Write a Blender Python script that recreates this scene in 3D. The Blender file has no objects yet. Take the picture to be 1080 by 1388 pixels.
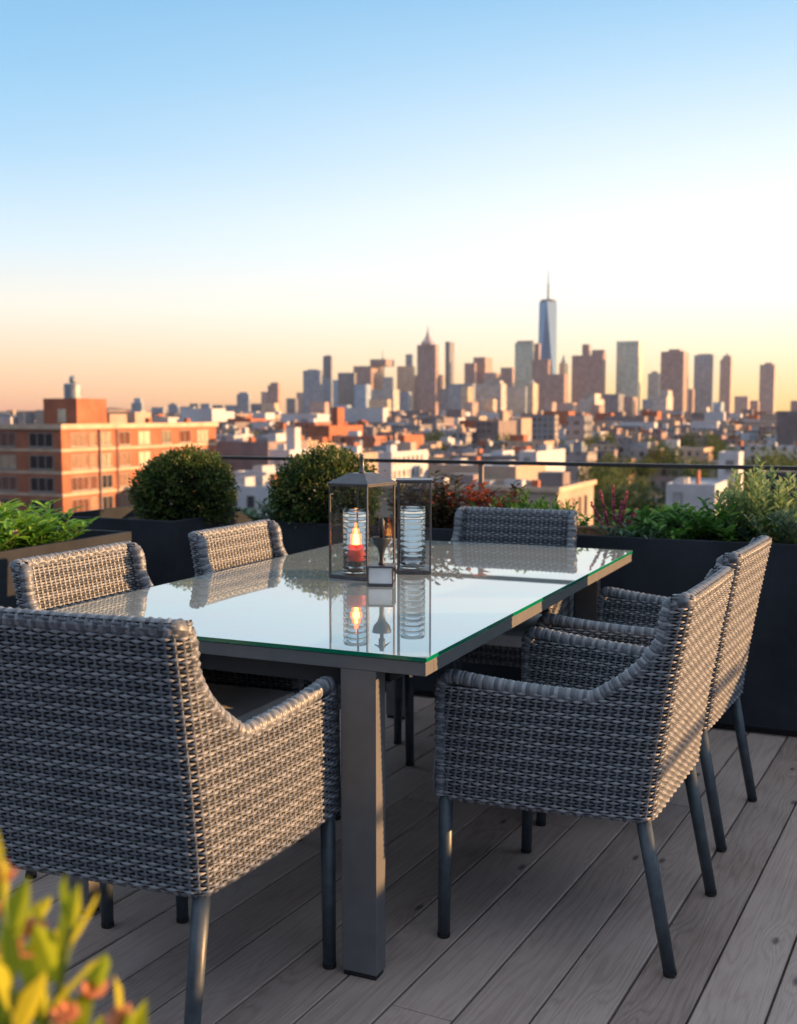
import bpy, math, random
import numpy as np
from mathutils import Vector
PI = math.pi
rng = np.random.default_rng(7)
random.seed(11)
C = bpy.context.scene.collection

# ------------------------------------------------------------------ frames
H = 1.28                      # eye height above the deck
PITCH = math.radians(5.05)
FPX = 1516.0                  # focal length in pixels of the 1080 wide photograph
PHI = math.radians(23.9)      # bearing of the table's long side (and of the street grid)
CX, SX = math.cos(PHI), math.sin(PHI)
O = (0.0604, 2.37)            # near right corner of the table
ZG = -20.0                    # street level

def G(x, y, z=0.0):
    return Vector((O[0] + x * CX + y * SX, O[1] - x * SX + y * CX, z))

def ray(px, py):
    u = 694.0 - py
    return ((px - 540.0), FPX * math.cos(PITCH) + u * math.sin(PITCH), -FPX * math.sin(PITCH) + u * math.cos(PITCH))

def at_z(px, py, z):
    dx, dy, dz = ray(px, py)
    k = (z - H) / dz
    return Vector((dx * k, dy * k, z))

# ------------------------------------------------------------------ object helpers
def tag(o, label=None, cat=None, group=None, kind=None):
    if label: o['label'] = label
    if cat: o['category'] = cat
    if group: o['group'] = group
    if kind: o['kind'] = kind
    return o

def empty(name, loc=(0, 0, 0), rz=0.0):
    o = bpy.data.objects.new(name, None)
    o.location = loc
    o.rotation_euler = (0, 0, rz)
    o.empty_display_size = 0.05
    C.objects.link(o)
    return o

class MB:
    def __init__(s):
        s.v, s.f, s.m, s.r, s.n = [], [], [], [], 0
    def add(s, v, f, m=0, r=0.0):
        v = np.asarray(v, dtype=float).reshape(-1, 3)
        s.v.append(v)
        n = s.n
        s.f.extend([[i + n for i in q] for q in f])
        s.m.extend([m] * len(f))
        s.r.append(np.full(len(v), r) if np.isscalar(r) else np.asarray(r, dtype=float))
        s.n += len(v)
    def box(s, x0, x1, y0, y1, z0, z1, m=0, r=0.0, top=None):
        v = [(x0, y0, z0), (x1, y0, z0), (x1, y1, z0), (x0, y1, z0), (x0, y0, z1), (x1, y0, z1), (x1, y1, z1), (x0, y1, z1)]
        f = [(3, 2, 1, 0), (4, 5, 6, 7), (0, 1, 5, 4), (1, 2, 6, 5), (2, 3, 7, 6), (3, 0, 4, 7)]
        s.add(v, f, m, r)
        if top is not None: s.m[-5] = top
    def tube(s, pts, rad, n=8, m=0, r=0.0, cap=True, closed=False):
        pts = [Vector(p) for p in pts]
        k = len(pts)
        rad = [rad] * k if np.isscalar(rad) else list(rad)
        vs = []
        prev = None
        for i, p in enumerate(pts):
            a = pts[(i - 1) % k] if (i > 0 or closed) else p
            b = pts[(i + 1) % k] if (i < k - 1 or closed) else p
            t = (b - a).normalized()
            if prev is None:
                q = Vector((0, 0, 1)) if abs(t.z) < 0.9 else Vector((1, 0, 0))
                e = t.cross(q).normalized()
            else:
                e = (prev - t * prev.dot(t)).normalized()
            prev = e
            g = t.cross(e)
            for j in range(n):
                an = 2 * PI * j / n
                vs.append(tuple(p + (e * math.cos(an) + g * math.sin(an)) * rad[i]))
        f = []
        for i in range(k if closed else k - 1):
            i2 = (i + 1) % k
            for j in range(n):
                j2 = (j + 1) % n
                f.append((i * n + j, i * n + j2, i2 * n + j2, i2 * n + j))
        if cap and not closed:
            f.append(tuple(range(n))[::-1])
            f.append(tuple(range((k - 1) * n, k * n)))
        s.add(vs, f, m, r)
    def lathe(s, prof, n=20, m=0, r=0.0, c=(0, 0, 0), cap=True, square=False, rot=0):
        vs = []
        for (ra, z) in prof:
            for j in range(n):
                an = 2 * PI * (j + 0.5) / n + rot
                vs.append((c[0] + ra * math.cos(an), c[1] + ra * math.sin(an), c[2] + z))
        f = []
        k = len(prof)
        for i in range(k - 1):
            for j in range(n):
                j2 = (j + 1) % n
                f.append((i * n + j, i * n + j2, (i + 1) * n + j2, (i + 1) * n + j))
        if cap:
            f.append(tuple(range(n))[::-1])
            f.append(tuple(range((k - 1) * n, k * n)))
        s.add(vs, f, m, r)
    def build(s, name, mats, parent=None, smooth=False, bevel=0.0, loc=None, rz=None):
        if not isinstance(mats, (list, tuple)): mats = [mats]
        me = bpy.data.meshes.new(name)
        V = np.concatenate(s.v) if s.v else np.zeros((0, 3))
        me.from_pydata(V.tolist(), [], s.f)
        for m in mats: me.materials.append(m)
        if len(mats) > 1: me.polygons.foreach_set('material_index', s.m)
        at = me.attributes.new('rnd', 'FLOAT', 'POINT')
        at.data.foreach_set('value', np.concatenate(s.r).astype(np.float32))
        if smooth: me.polygons.foreach_set('use_smooth', [True] * len(me.polygons))
        me.update()
        o = bpy.data.objects.new(name, me)
        C.objects.link(o)
        if parent is not None: o.parent = parent
        if loc is not None: o.location = loc
        if rz is not None: o.rotation_euler = (0, 0, rz)
        if bevel > 0:
            b = o.modifiers.new('bevel', 'BEVEL')
            b.width = bevel; b.segments = 2; b.limit_method = 'ANGLE'; b.angle_limit = math.radians(40)
        return o

def copy_tree(o, parent=None):
    c = o.copy(); C.objects.link(c)
    if parent is not None: c.parent = parent
    for ch in list(o.children):
        copy_tree(ch, c)
    return c

# ------------------------------------------------------------------ materials
def mat(name):
    m = bpy.data.materials.new(name); m.use_nodes = True
    nt = m.node_tree
    p = nt.nodes['Principled BSDF']
    return m, nt, p

def nd(nt, t, **k):
    n = nt.nodes.new(t)
    for a, b in k.items():
        if a.startswith('i_'):
            key = a[2:]
            n.inputs[int(key) if key.isdigit() else key.replace('_', ' ')].default_value = b
        else: setattr(n, a, b)
    return n

def ramp(nt, stops, fac=None):
    r = nt.nodes.new('ShaderNodeValToRGB')
    e = r.color_ramp.elements
    while len(e) < len(stops): e.new(0.5)
    for i, (p, c) in enumerate(stops):
        e[i].position = p; e[i].color = (c[0], c[1], c[2], 1)
    if fac is not None: nt.links.new(fac, r.inputs[0])
    return r

def math_n(nt, op, a, b=None):
    n = nt.nodes.new('ShaderNodeMath'); n.operation = op
    for i, x in enumerate((a, b)):
        if x is None: continue
        if isinstance(x, (int, float)): n.inputs[i].default_value = x
        else: nt.links.new(x, n.inputs[i])
    return n.outputs[0]

def simple(name, col, rough=0.6, metal=0.0, noise=0.12, nscale=8.0, bump=0.0, bscale=60, spec=0.5, stretch=(1, 1, 1)):
    m, nt, p = mat(name)
    L = nt.links.new
    tc = nd(nt, 'ShaderNodeTexCoord')
    mp = nd(nt, 'ShaderNodeMapping'); mp.inputs['Scale'].default_value = stretch
    L(tc.outputs['Object'], mp.inputs[0])
    n = nd(nt, 'ShaderNodeTexNoise', i_Scale=nscale, i_Detail=5.0, i_Roughness=0.6)
    L(mp.outputs[0], n.inputs['Vector'])
    a = tuple(max(0, c * (1 - noise * 2)) for c in col); b = tuple(min(1, c * (1 + noise * 2)) for c in col)
    r = ramp(nt, [(0.3, a), (0.7, b)], n.outputs['Fac'])
    L(r.outputs[0], p.inputs['Base Color'])
    p.inputs['Roughness'].default_value = rough
    p.inputs['Metallic'].default_value = metal
    p.inputs['Specular IOR Level'].default_value = spec
    if bump > 0:
        n2 = nd(nt, 'ShaderNodeTexNoise', i_Scale=bscale, i_Detail=3.0)
        L(mp.outputs[0], n2.inputs['Vector'])
        bp = nd(nt, 'ShaderNodeBump', i_Strength=bump, i_Distance=0.002)
        L(n2.outputs['Fac'], bp.inputs['Height'])
        L(bp.outputs[0], p.inputs['Normal'])
    return m

def leafmat(name, stops, rough=0.45, trans=0.35, tcol=None):
    m, nt, p = mat(name)
    L = nt.links.new
    a = nd(nt, 'ShaderNodeAttribute', attribute_name='rnd')
    r = ramp(nt, stops, a.outputs['Fac'])
    L(r.outputs[0], p.inputs['Base Color'])
    p.inputs['Roughness'].default_value = rough
    p.inputs['Specular IOR Level'].default_value = 0.35
    t = nd(nt, 'ShaderNodeBsdfTranslucent')
    L(r.outputs[0], t.inputs[0])
    mx = nd(nt, 'ShaderNodeMixShader'); mx.inputs[0].default_value = trans
    L(p.outputs[0], mx.inputs[1]); L(t.outputs[0], mx.inputs[2])
    L(mx.outputs[0], nt.nodes['Material Output'].inputs[0])
    return m

def facade(name, wall, glass=(0.04, 0.05, 0.06), fz=3.6, fx=3.2, wz=0.5, wx=0.55, rough=0.7, grough=0.15, var=0.25, coat=0.0):
    """wall with a regular grid of windows, in metres of the building's own frame"""
    m, nt, p = mat(name)
    L = nt.links.new
    tc = nd(nt, 'ShaderNodeTexCoord')
    sp = nd(nt, 'ShaderNodeSeparateXYZ'); L(tc.outputs['Object'], sp.inputs[0])
    h = math_n(nt, 'ADD', sp.outputs[0], sp.outputs[1])
    gx = math_n(nt, 'FRACT', math_n(nt, 'DIVIDE', h, fx))
    gz = math_n(nt, 'FRACT', math_n(nt, 'DIVIDE', sp.outputs[2], fz))
    mx = math_n(nt, 'LESS_THAN', gx, wx)
    mz = math_n(nt, 'LESS_THAN', gz, wz)
    mask = math_n(nt, 'MULTIPLY', mx, mz)
    ge = nd(nt, 'ShaderNodeNewGeometry')
    s2 = nd(nt, 'ShaderNodeSeparateXYZ'); L(ge.outputs['Normal'], s2.inputs[0])
    mask = math_n(nt, 'MULTIPLY', mask, math_n(nt, 'LESS_THAN', math_n(nt, 'ABSOLUTE', s2.outputs[2]), 0.5))
    n = nd(nt, 'ShaderNodeTexNoise', i_Scale=0.06, i_Detail=6.0); L(tc.outputs['Object'], n.inputs['Vector'])
    r = ramp(nt, [(0.3, tuple(c * (1 - var) for c in wall)), (0.7, tuple(min(1, c * (1 + var)) for c in wall))], n.outputs['Fac'])
    wn = nd(nt, 'ShaderNodeTexWhiteNoise', noise_dimensions='3D')
    sc = nd(nt, 'ShaderNodeVectorMath', operation='MULTIPLY'); sc.inputs[1].default_value = (1 / fx, 1 / fx, 1 / fz)
    L(tc.outputs['Object'], sc.inputs[0])
    fl = nd(nt, 'ShaderNodeVectorMath', operation='FLOOR'); L(sc.outputs[0], fl.inputs[0]); L(fl.outputs[0], wn.inputs['Vector'])
    r2 = ramp(nt, [(0.0, glass), (0.7, tuple(c * 1.4 for c in glass)), (0.72, tuple(min(1, c * 4 + 0.05) for c in glass))], wn.outputs['Value'])
    mixc = nd(nt, 'ShaderNodeMix', data_type='RGBA')
    L(mask, mixc.inputs[0]); L(r.outputs[0], mixc.inputs[6]); L(r2.outputs[0], mixc.inputs[7])
    L(mixc.outputs[2], p.inputs['Base Color'])
    rr = nd(nt, 'ShaderNodeMapRange'); L(mask, rr.inputs[0]); rr.inputs[3].default_value = rough; rr.inputs[4].default_value = grough
    L(rr.outputs[0], p.inputs['Roughness'])
    if coat > 0:
        p.inputs['Metallic'].default_value = coat; rr.inputs[3].default_value = 0.35
    return m

M = {}
M['frame'] = simple('painted_aluminium', (0.115, 0.12, 0.125), 0.42, 0.0, 0.05, 20, spec=0.6)
M['under'] = simple('dark_steel', (0.02, 0.021, 0.023), 0.5, 0.0, 0.1)
M['leg'] = simple('slate_powder_coat', (0.050, 0.068, 0.084), 0.42, 0.0, 0.15, 30, bump=0.1, bscale=300)
M['cap'] = simple('black_rubber', (0.01, 0.01, 0.011), 0.6)
M['planter'] = simple('anthracite_metal', (0.030, 0.035, 0.043), 0.75, 0.0, 0.15, 3, bump=0.05, bscale=20, spec=0.06)
M['soil'] = simple('potting_soil', (0.02, 0.014, 0.01), 0.95, 0, 0.4, 40, bump=0.8, bscale=120)
M['cushion'] = simple('cushion_fabric', (0.76, 0.78, 0.80), 0.9, 0, 0.06, 6, bump=0.25, bscale=900)
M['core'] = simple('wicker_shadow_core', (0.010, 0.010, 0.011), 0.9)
M['rail'] = simple('dark_bronze_rail', (0.04, 0.036, 0.035), 0.4, 0.2)
M['rail2'] = simple('brushed_rail', (0.30, 0.26, 0.24), 0.4, 0.6)
M['hostbody'] = simple('dark_membrane', (0.006, 0.006, 0.006), 0.95)
M['lantern'] = simple('lantern_steel', (0.085, 0.085, 0.095), 0.35, 0.5, 0.15, 25)
M['chrome'] = simple('polished_steel', (0.45, 0.43, 0.42), 0.18, 1.0, 0.05)
M['whiteglass'] = simple('frosted_panel', (0.55, 0.58, 0.6), 0.3)
M['wax'] = simple('red_wax', (0.55, 0.05, 0.035), 0.5)
M['bark'] = simple('bark', (0.06, 0.04, 0.028), 0.9, 0, 0.3, 30, bump=0.6)
M['stem'] = simple('green_stem', (0.09, 0.14, 0.04), 0.6)
M['terracotta'] = simple('raw_wood', (0.30, 0.15, 0.08), 0.8, 0, 0.25, 12, stretch=(1, 8, 1))

def wicker_mat():
    m, nt, p = mat('woven_resin_wicker'); L = nt.links.new
    a = nd(nt, 'ShaderNodeAttribute', attribute_name='rnd')
    tc = nd(nt, 'ShaderNodeTexCoord')
    n = nd(nt, 'ShaderNodeTexNoise', i_Scale=18.0, i_Detail=4.0); L(tc.outputs['Object'], n.inputs['Vector'])
    f = math_n(nt, 'ADD', math_n(nt, 'MULTIPLY', a.outputs['Fac'], 0.62), math_n(nt, 'MULTIPLY', n.outputs['Fac'], 0.48))
    r = ramp(nt, [(0.12, (0.055, 0.064, 0.080)), (0.5, (0.120, 0.136, 0.158)), (0.85, (0.225, 0.243, 0.268))], f)
    L(r.outputs[0], p.inputs['Base Color'])
    mp = nd(nt, 'ShaderNodeMapping'); mp.inputs['Scale'].default_value = (40, 40, 900); L(tc.outputs['Object'], mp.inputs[0])
    n2 = nd(nt, 'ShaderNodeTexNoise', i_Scale=1.0, i_Detail=2.0); L(mp.outputs[0], n2.inputs['Vector'])
    bp = nd(nt, 'ShaderNodeBump', i_Strength=0.25, i_Distance=0.0006); L(n2.outputs['Fac'], bp.inputs['Height'])
    L(bp.outputs[0], p.inputs['Normal'])
    p.inputs['Roughness'].default_value = 0.42
    p.inputs['Specular IOR Level'].default_value = 0.5
    return m
M['wicker'] = wicker_mat()

def tabletop_mat():
    m, nt, p = mat('back_painted_glass'); L = nt.links.new
    p.inputs['Base Color'].default_value = (0.46, 0.52, 0.51, 1)
    tc = nd(nt, 'ShaderNodeTexCoord')
    n = nd(nt, 'ShaderNodeTexNoise', i_Scale=3.0, i_Detail=8.0, i_Roughness=0.7); L(tc.outputs['Object'], n.inputs['Vector'])
    rr = nd(nt, 'ShaderNodeMapRange'); L(n.outputs['Fac'], rr.inputs[0])
    rr.inputs[1].default_value = 0.45; rr.inputs[2].default_value = 0.8; rr.inputs[3].default_value = 0.0; rr.inputs[4].default_value = 0.03
    L(rr.outputs[0], p.inputs['Roughness'])
    g = nd(nt, 'ShaderNodeBsdfGlossy'); g.inputs['Roughness'].default_value = 0.0; g.inputs['Color'].default_value = (0.80, 0.88, 0.86, 1)
    mx = nd(nt, 'ShaderNodeMixShader'); mx.inputs[0].default_value = 0.50
    L(p.outputs[0], mx.inputs[1]); L(g.outputs[0], mx.inputs[2])
    L(mx.outputs[0], nt.nodes['Material Output'].inputs[0])
    return m
M['tabletop'] = tabletop_mat()
def green_edge():
    m, nt, p = mat('green_glass_edge')
    p.inputs['Base Color'].default_value = (0.0, 0.16, 0.085, 1)
    p.inputs['Roughness'].default_value = 0.1
    p.inputs['Specular IOR Level'].default_value = 0.7
    return m
M['edge'] = green_edge()
def pane_mat(name='thin_clear_glass', tint=(0.97, 0.98, 0.98)):
    m, nt, p = mat(name); L = nt.links.new
    t = nd(nt, 'ShaderNodeBsdfTransparent'); t.inputs[0].default_value = (*tint, 1)
    g = nd(nt, 'ShaderNodeBsdfGlossy'); g.inputs['Roughness'].default_value = 0.02
    fr = nd(nt, 'ShaderNodeLayerWeight'); fr.inputs[0].default_value = 0.5
    f2 = math_n(nt, 'ADD', math_n(nt, 'MULTIPLY', math_n(nt, 'POWER', fr.outputs['Facing'], 4.0), 0.5), 0.03)
    mx = nd(nt, 'ShaderNodeMixShader')
    L(f2, mx.inputs[0]); L(t.outputs[0], mx.inputs[1]); L(g.outputs[0], mx.inputs[2])
    L(mx.outputs[0], nt.nodes['Material Output'].inputs[0])
    return m
M['pane'] = pane_mat()
def jar_mat():
    m, nt, p = mat('ribbed_glass')
    p.inputs['Base Color'].default_value = (0.98, 0.98, 0.98, 1)
    p.inputs['Roughness'].default_value = 0.0
    p.inputs['Transmission Weight'].default_value = 1.0
    p.inputs['IOR'].default_value = 1.47
    return m
M['jar'] = jar_mat()
def emit(name, col, s):
    m, nt, p = mat(name)
    e = nd(nt, 'ShaderNodeEmission'); e.inputs[0].default_value = (*col, 1); e.inputs[1].default_value = s
    nt.links.new(e.outputs[0], nt.nodes['Material Output'].inputs[0])
    return m
def flame_mat(name, col, st, lo, hi):
    m, nt, p = mat(name); L = nt.links.new
    e = nd(nt, 'ShaderNodeEmission'); e.inputs[0].default_value = (*col, 1); e.inputs[1].default_value = st
    t = nd(nt, 'ShaderNodeBsdfTransparent'); lw = nd(nt, 'ShaderNodeLayerWeight'); lw.inputs[0].default_value = 0.5
    r = nd(nt, 'ShaderNodeMapRange', interpolation_type='SMOOTHSTEP'); L(lw.outputs['Facing'], r.inputs[0]); r.inputs[1].default_value = 0.0; r.inputs[2].default_value = 1.0; r.inputs[3].default_value = hi; r.inputs[4].default_value = lo
    mx = nd(nt, 'ShaderNodeMixShader'); L(r.outputs[0], mx.inputs[0]); L(t.outputs[0], mx.inputs[1]); L(e.outputs[0], mx.inputs[2])
    L(mx.outputs[0], nt.nodes['Material Output'].inputs[0]); return m
M['flame'] = flame_mat('candle_flame', (1.0, 0.42, 0.08), 9.0, 0.05, 0.9)
M['flame2'] = flame_mat('candle_flame_outer', (1.0, 0.16, 0.01), 3.0, 0.0, 0.4)

def deck_mat():
    m, nt, p = mat('weathered_deck_board'); L = nt.links.new
    tc = nd(nt, 'ShaderNodeTexCoord')
    a = nd(nt, 'ShaderNodeAttribute', attribute_name='rnd')
    cb = nd(nt, 'ShaderNodeCombineXYZ')
    L(math_n(nt, 'MULTIPLY', a.outputs['Fac'], 3.0), cb.inputs[0])
    L(math_n(nt, 'MULTIPLY', a.outputs['Fac'], 37.0), cb.inputs[1])
    L(math_n(nt, 'MULTIPLY', a.outputs['Fac'], 11.0), cb.inputs[2])
    ad = nd(nt, 'ShaderNodeVectorMath', operation='ADD'); L(tc.outputs['Object'], ad.inputs[0]); L(cb.outputs[0], ad.inputs[1])
    # knots bend the grain
    mk = nd(nt, 'ShaderNodeMapping'); mk.inputs['Scale'].default_value = (5.2, 2.1, 1); L(ad.outputs[0], mk.inputs[0])
    vo = nd(nt, 'ShaderNodeTexVoronoi', i_Scale=1.0, voronoi_dimensions='2D'); L(mk.outputs[0], vo.inputs['Vector'])
    kn = nd(nt, 'ShaderNodeMapRange', interpolation_type='SMOOTHSTEP'); L(vo.outputs['Distance'], kn.inputs[0])
    kn.inputs[1].default_value = 0.0; kn.inputs[2].default_value = 0.30; kn.inputs[3].default_value = 1.0; kn.inputs[4].default_value = 0.0
    mg = nd(nt, 'ShaderNodeMapping'); mg.inputs['Scale'].default_value = (14, 0.9, 1); L(ad.outputs[0], mg.inputs[0])
    nz = nd(nt, 'ShaderNodeTexNoise', i_Scale=1.0, i_Detail=3.0, i_Roughness=0.5, i_Distortion=0.6); L(mg.outputs[0], nz.inputs['Vector'])
    sx = nd(nt, 'ShaderNodeSeparateXYZ'); L(ad.outputs[0], sx.inputs[0])
    ph = math_n(nt, 'ADD', math_n(nt, 'MULTIPLY', sx.outputs[0], 260.0), math_n(nt, 'MULTIPLY', nz.outputs['Fac'], 55.0))
    ph = math_n(nt, 'ADD', ph, math_n(nt, 'MULTIPLY', kn.outputs[0], 13.0))
    ring = math_n(nt, 'ADD', math_n(nt, 'MULTIPLY', math_n(nt, 'SINE', ph), 0.5), 0.5)
    ring = math_n(nt, 'POWER', ring, 2.6)
    mf = nd(nt, 'ShaderNodeMapping'); mf.inputs['Scale'].default_value = (420, 9, 1); L(ad.outputs[0], mf.inputs[0])
    nf = nd(nt, 'ShaderNodeTexNoise', i_Scale=1.0, i_Detail=4.0, i_Roughness=0.7); L(mf.outputs[0], nf.inputs['Vector'])
    nb = nd(nt, 'ShaderNodeTexNoise', i_Scale=2.3, i_Detail=5.0, i_Roughness=0.65); L(ad.outputs[0], nb.inputs['Vector'])
    v = math_n(nt, 'ADD', math_n(nt, 'MULTIPLY', ring, -0.11), 0.5)
    v = math_n(nt, 'ADD', v, math_n(nt, 'MULTIPLY', math_n(nt, 'SUBTRACT', nf.outputs['Fac'], 0.5), 0.55))
    v = math_n(nt, 'ADD', v, math_n(nt, 'MULTIPLY', math_n(nt, 'SUBTRACT', nb.outputs['Fac'], 0.5), 0.5))
    fr = math_n(nt, 'FRACT', math_n(nt, 'MULTIPLY', a.outputs['Fac'], 17.31))
    v = math_n(nt, 'ADD', v, math_n(nt, 'MULTIPLY', math_n(nt, 'SUBTRACT', fr, 0.5), 0.30))
    r = ramp(nt, [(0.1, (0.17, 0.125, 0.108)), (0.5, (0.375, 0.300, 0.268)), (0.9, (0.55, 0.455, 0.415))], v)
    # dark knot hearts, kept only in some cells
    kh = nd(nt, 'ShaderNodeMapRange', interpolation_type='SMOOTHSTEP'); L(vo.outputs['Distance'], kh.inputs[0])
    kh.inputs[1].default_value = 0.015; kh.inputs[2].default_value = 0.065; kh.inputs[3].default_value = 1.0; kh.inputs[4].default_value = 0.0
    sc = nd(nt, 'ShaderNodeSeparateColor'); L(vo.outputs['Color'], sc.inputs[0])
    keep = math_n(nt, 'GREATER_THAN', sc.outputs[0], 0.6)
    kk = math_n(nt, 'MULTIPLY', math_n(nt, 'MULTIPLY', kh.outputs[0], keep), math_n(nt, 'ADD', math_n(nt, 'MULTIPLY', nf.outputs['Fac'], 1.0), 0.3))
    mx = nd(nt, 'ShaderNodeMix', data_type='RGBA'); L(kk, mx.inputs[0]); L(r.outputs[0], mx.inputs[6]); mx.inputs[7].default_value = (0.035, 0.028, 0.026, 1)
    L(mx.outputs[2], p.inputs['Base Color'])
    hgt = math_n(nt, 'ADD', math_n(nt, 'MULTIPLY', ring, -0.5), nf.outputs['Fac'])
    bp = nd(nt, 'ShaderNodeBump', i_Strength=0.35, i_Distance=0.0015); L(hgt, bp.inputs['Height']); L(bp.outputs[0], p.inputs['Normal'])
    rr = nd(nt, 'ShaderNodeMapRange'); L(nb.outputs['Fac'], rr.inputs[0]); rr.inputs[3].default_value = 0.45; rr.inputs[4].default_value = 0.68
    L(rr.outputs[0], p.inputs['Roughness'])
    return m
M['deck'] = deck_mat()

def brickmat():
    m, nt, p = mat('orange_brick'); L = nt.links.new
    tc = nd(nt, 'ShaderNodeTexCoord')
    sp = nd(nt, 'ShaderNodeSeparateXYZ'); L(tc.outputs['Object'], sp.inputs[0])
    cb = nd(nt, 'ShaderNodeCombineXYZ'); L(math_n(nt, 'ADD', sp.outputs[0], sp.outputs[1]), cb.inputs[0]); L(sp.outputs[2], cb.inputs[1])
    b = nd(nt, 'ShaderNodeTexBrick', i_Scale=4.0); L(cb.outputs[0], b.inputs['Vector'])
    b.inputs['Color1'].default_value = (0.45, 0.15, 0.070, 1); b.inputs['Color2'].default_value = (0.35, 0.105, 0.052, 1); b.inputs['Mortar'].default_value = (0.28, 0.17, 0.12, 1)
    n = nd(nt, 'ShaderNodeTexNoise', i_Scale=0.4, i_Detail=6.0); L(tc.outputs['Object'], n.inputs['Vector'])
    r = ramp(nt, [(0.3, (0.7, 0.7, 0.7)), (0.7, (1.15, 1.1, 1.1))], n.outputs['Fac'])
    mx = nd(nt, 'ShaderNodeMix', data_type='RGBA', blend_type='MULTIPLY'); mx.inputs[0].default_value = 1
    L(b.outputs['Color'], mx.inputs[6]); L(r.outputs[0], mx.inputs[7]); L(mx.outputs[2], p.inputs['Base Color'])
    p.inputs['Roughness'].default_value = 0.85
    return m
M['brick'] = brickmat()
M['band'] = simple('cream_stone_band', (0.55, 0.41, 0.30), 0.8, 0, 0.1, 0.5)
M['darkglass'] = simple('window_glass', (0.05, 0.06, 0.075), 0.08, 0, 0.3, 0.7)
M['reflblind'] = simple('blind_with_reflection', (0.56, 0.50, 0.36), 0.35, 0, 0.15, 0.7)  # window blinds with the yellow pane reflection painted into their colour
M['winframe'] = simple('window_frame_paint', (0.30, 0.27, 0.24), 0.6)
M['whitewall'] = simple('white_render', (0.50, 0.51, 0.54), 0.8, 0, 0.06, 0.5)
M['greywall'] = simple('grey_brown_render', (0.22, 0.185, 0.185), 0.9, 0, 0.1, 0.3)
M['beige'] = simple('beige_render', (0.40, 0.31, 0.25), 0.85, 0, 0.08, 0.3)
M['roofpale'] = simple('silver_roof_coating', (0.38, 0.39, 0.42), 0.7, 0, 0.15, 0.15)
M['roofgrey'] = simple('grey_roof_membrane', (0.17, 0.17, 0.18), 0.85, 0, 0.2, 0.15)
M['roofdark'] = simple('tar_roof', (0.06, 0.055, 0.055), 0.9, 0, 0.2, 0.15)
M['tank'] = simple('galvanised_tank', (0.25, 0.29, 0.33), 0.45, 0.3, 0.15, 1)
M['duct'] = simple('roof_duct', (0.4, 0.41, 0.43), 0.5, 0.2, 0.1, 1)

# ------------------------------------------------------------------ camera
cam = bpy.data.cameras.new('camera')
co = bpy.data.objects.new('camera', cam); C.objects.link(co)
co.location = (0, 0, H)
co.rotation_euler = (PI / 2 - PITCH, 0, 0)
cam.sensor_fit = 'VERTICAL'; cam.sensor_height = 36.0
cam.lens = 36.0 * FPX / 1388.0
cam.clip_start = 0.05; cam.clip_end = 30000
cam.dof.use_dof = True
cam.dof.focus_distance = 2.7
cam.dof.aperture_fstop = (cam.lens / 1000.0) / 0.0088
bpy.context.scene.camera = co

# ------------------------------------------------------------------ light
SUN_EL = math.radians(8.5)
SUN_AZ = math.radians(90.0)      # clockwise from +Y
w = bpy.data.worlds.new('World'); bpy.context.scene.world = w
w.use_nodes = True
nt = w.node_tree; L = nt.links.new
bg = nt.nodes['Background']
sky = nd(nt, 'ShaderNodeTexSky', sky_type='NISHITA')
sky.sun_disc = False; sky.sun_elevation = SUN_EL; sky.sun_rotation = SUN_AZ
sky.altitude = 50; sky.air_density = 1.0; sky.dust_density = 0.6; sky.ozone_density = 1.6
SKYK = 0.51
tc = nd(nt, 'ShaderNodeTexCoord')
sp = nd(nt, 'ShaderNodeSeparateXYZ'); L(tc.outputs['Generated'], sp.inputs[0])
el = math_n(nt, 'DIVIDE', math_n(nt, 'ARCSINE', sp.outputs[2]), PI / 2)
def lin(c): return tuple(((x / 255) / 12.92 if x / 255 <= 0.04045 else ((x / 255 + 0.055) / 1.055) ** 2.4) for x in c)
def elr(stops):
    return ramp(nt, [(max(0, d / 90.0), c) for d, c in stops], el)
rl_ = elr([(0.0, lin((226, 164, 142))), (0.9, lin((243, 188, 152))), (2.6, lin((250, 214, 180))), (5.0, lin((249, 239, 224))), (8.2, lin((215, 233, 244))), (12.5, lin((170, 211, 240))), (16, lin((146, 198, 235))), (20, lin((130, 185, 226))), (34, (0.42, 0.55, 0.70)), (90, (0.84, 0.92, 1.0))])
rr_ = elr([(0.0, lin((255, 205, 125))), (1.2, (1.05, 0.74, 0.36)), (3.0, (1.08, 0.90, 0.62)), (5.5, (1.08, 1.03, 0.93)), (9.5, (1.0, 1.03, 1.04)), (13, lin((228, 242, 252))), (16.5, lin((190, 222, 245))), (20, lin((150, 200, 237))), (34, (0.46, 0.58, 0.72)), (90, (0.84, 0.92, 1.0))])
hl = nd(nt, 'ShaderNodeVectorMath', operation='MULTIPLY'); L(tc.outputs['Generated'], hl.inputs[0]); hl.inputs[1].default_value = (1, 1, 0)
hn = nd(nt, 'ShaderNodeVectorMath', operation='NORMALIZE'); L(hl.outputs[0], hn.inputs[0])
dt = nd(nt, 'ShaderNodeVectorMath', operation='DOT_PRODUCT'); L(hn.outputs[0], dt.inputs[0]); dt.inputs[1].default_value = (math.sin(math.radians(62)), math.cos(math.radians(62)), 0)
mr = nd(nt, 'ShaderNodeMapRange', interpolation_type='SMOOTHSTEP'); L(dt.outputs['Value'], mr.inputs[0]); mr.inputs[1].default_value = 0.05; mr.inputs[2].default_value = 0.84
mxs = nd(nt, 'ShaderNodeMix', data_type='RGBA'); L(mr.outputs[0], mxs.inputs[0]); L(rl_.outputs[0], mxs.inputs[6]); L(rr_.outputs[0], mxs.inputs[7])
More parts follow.
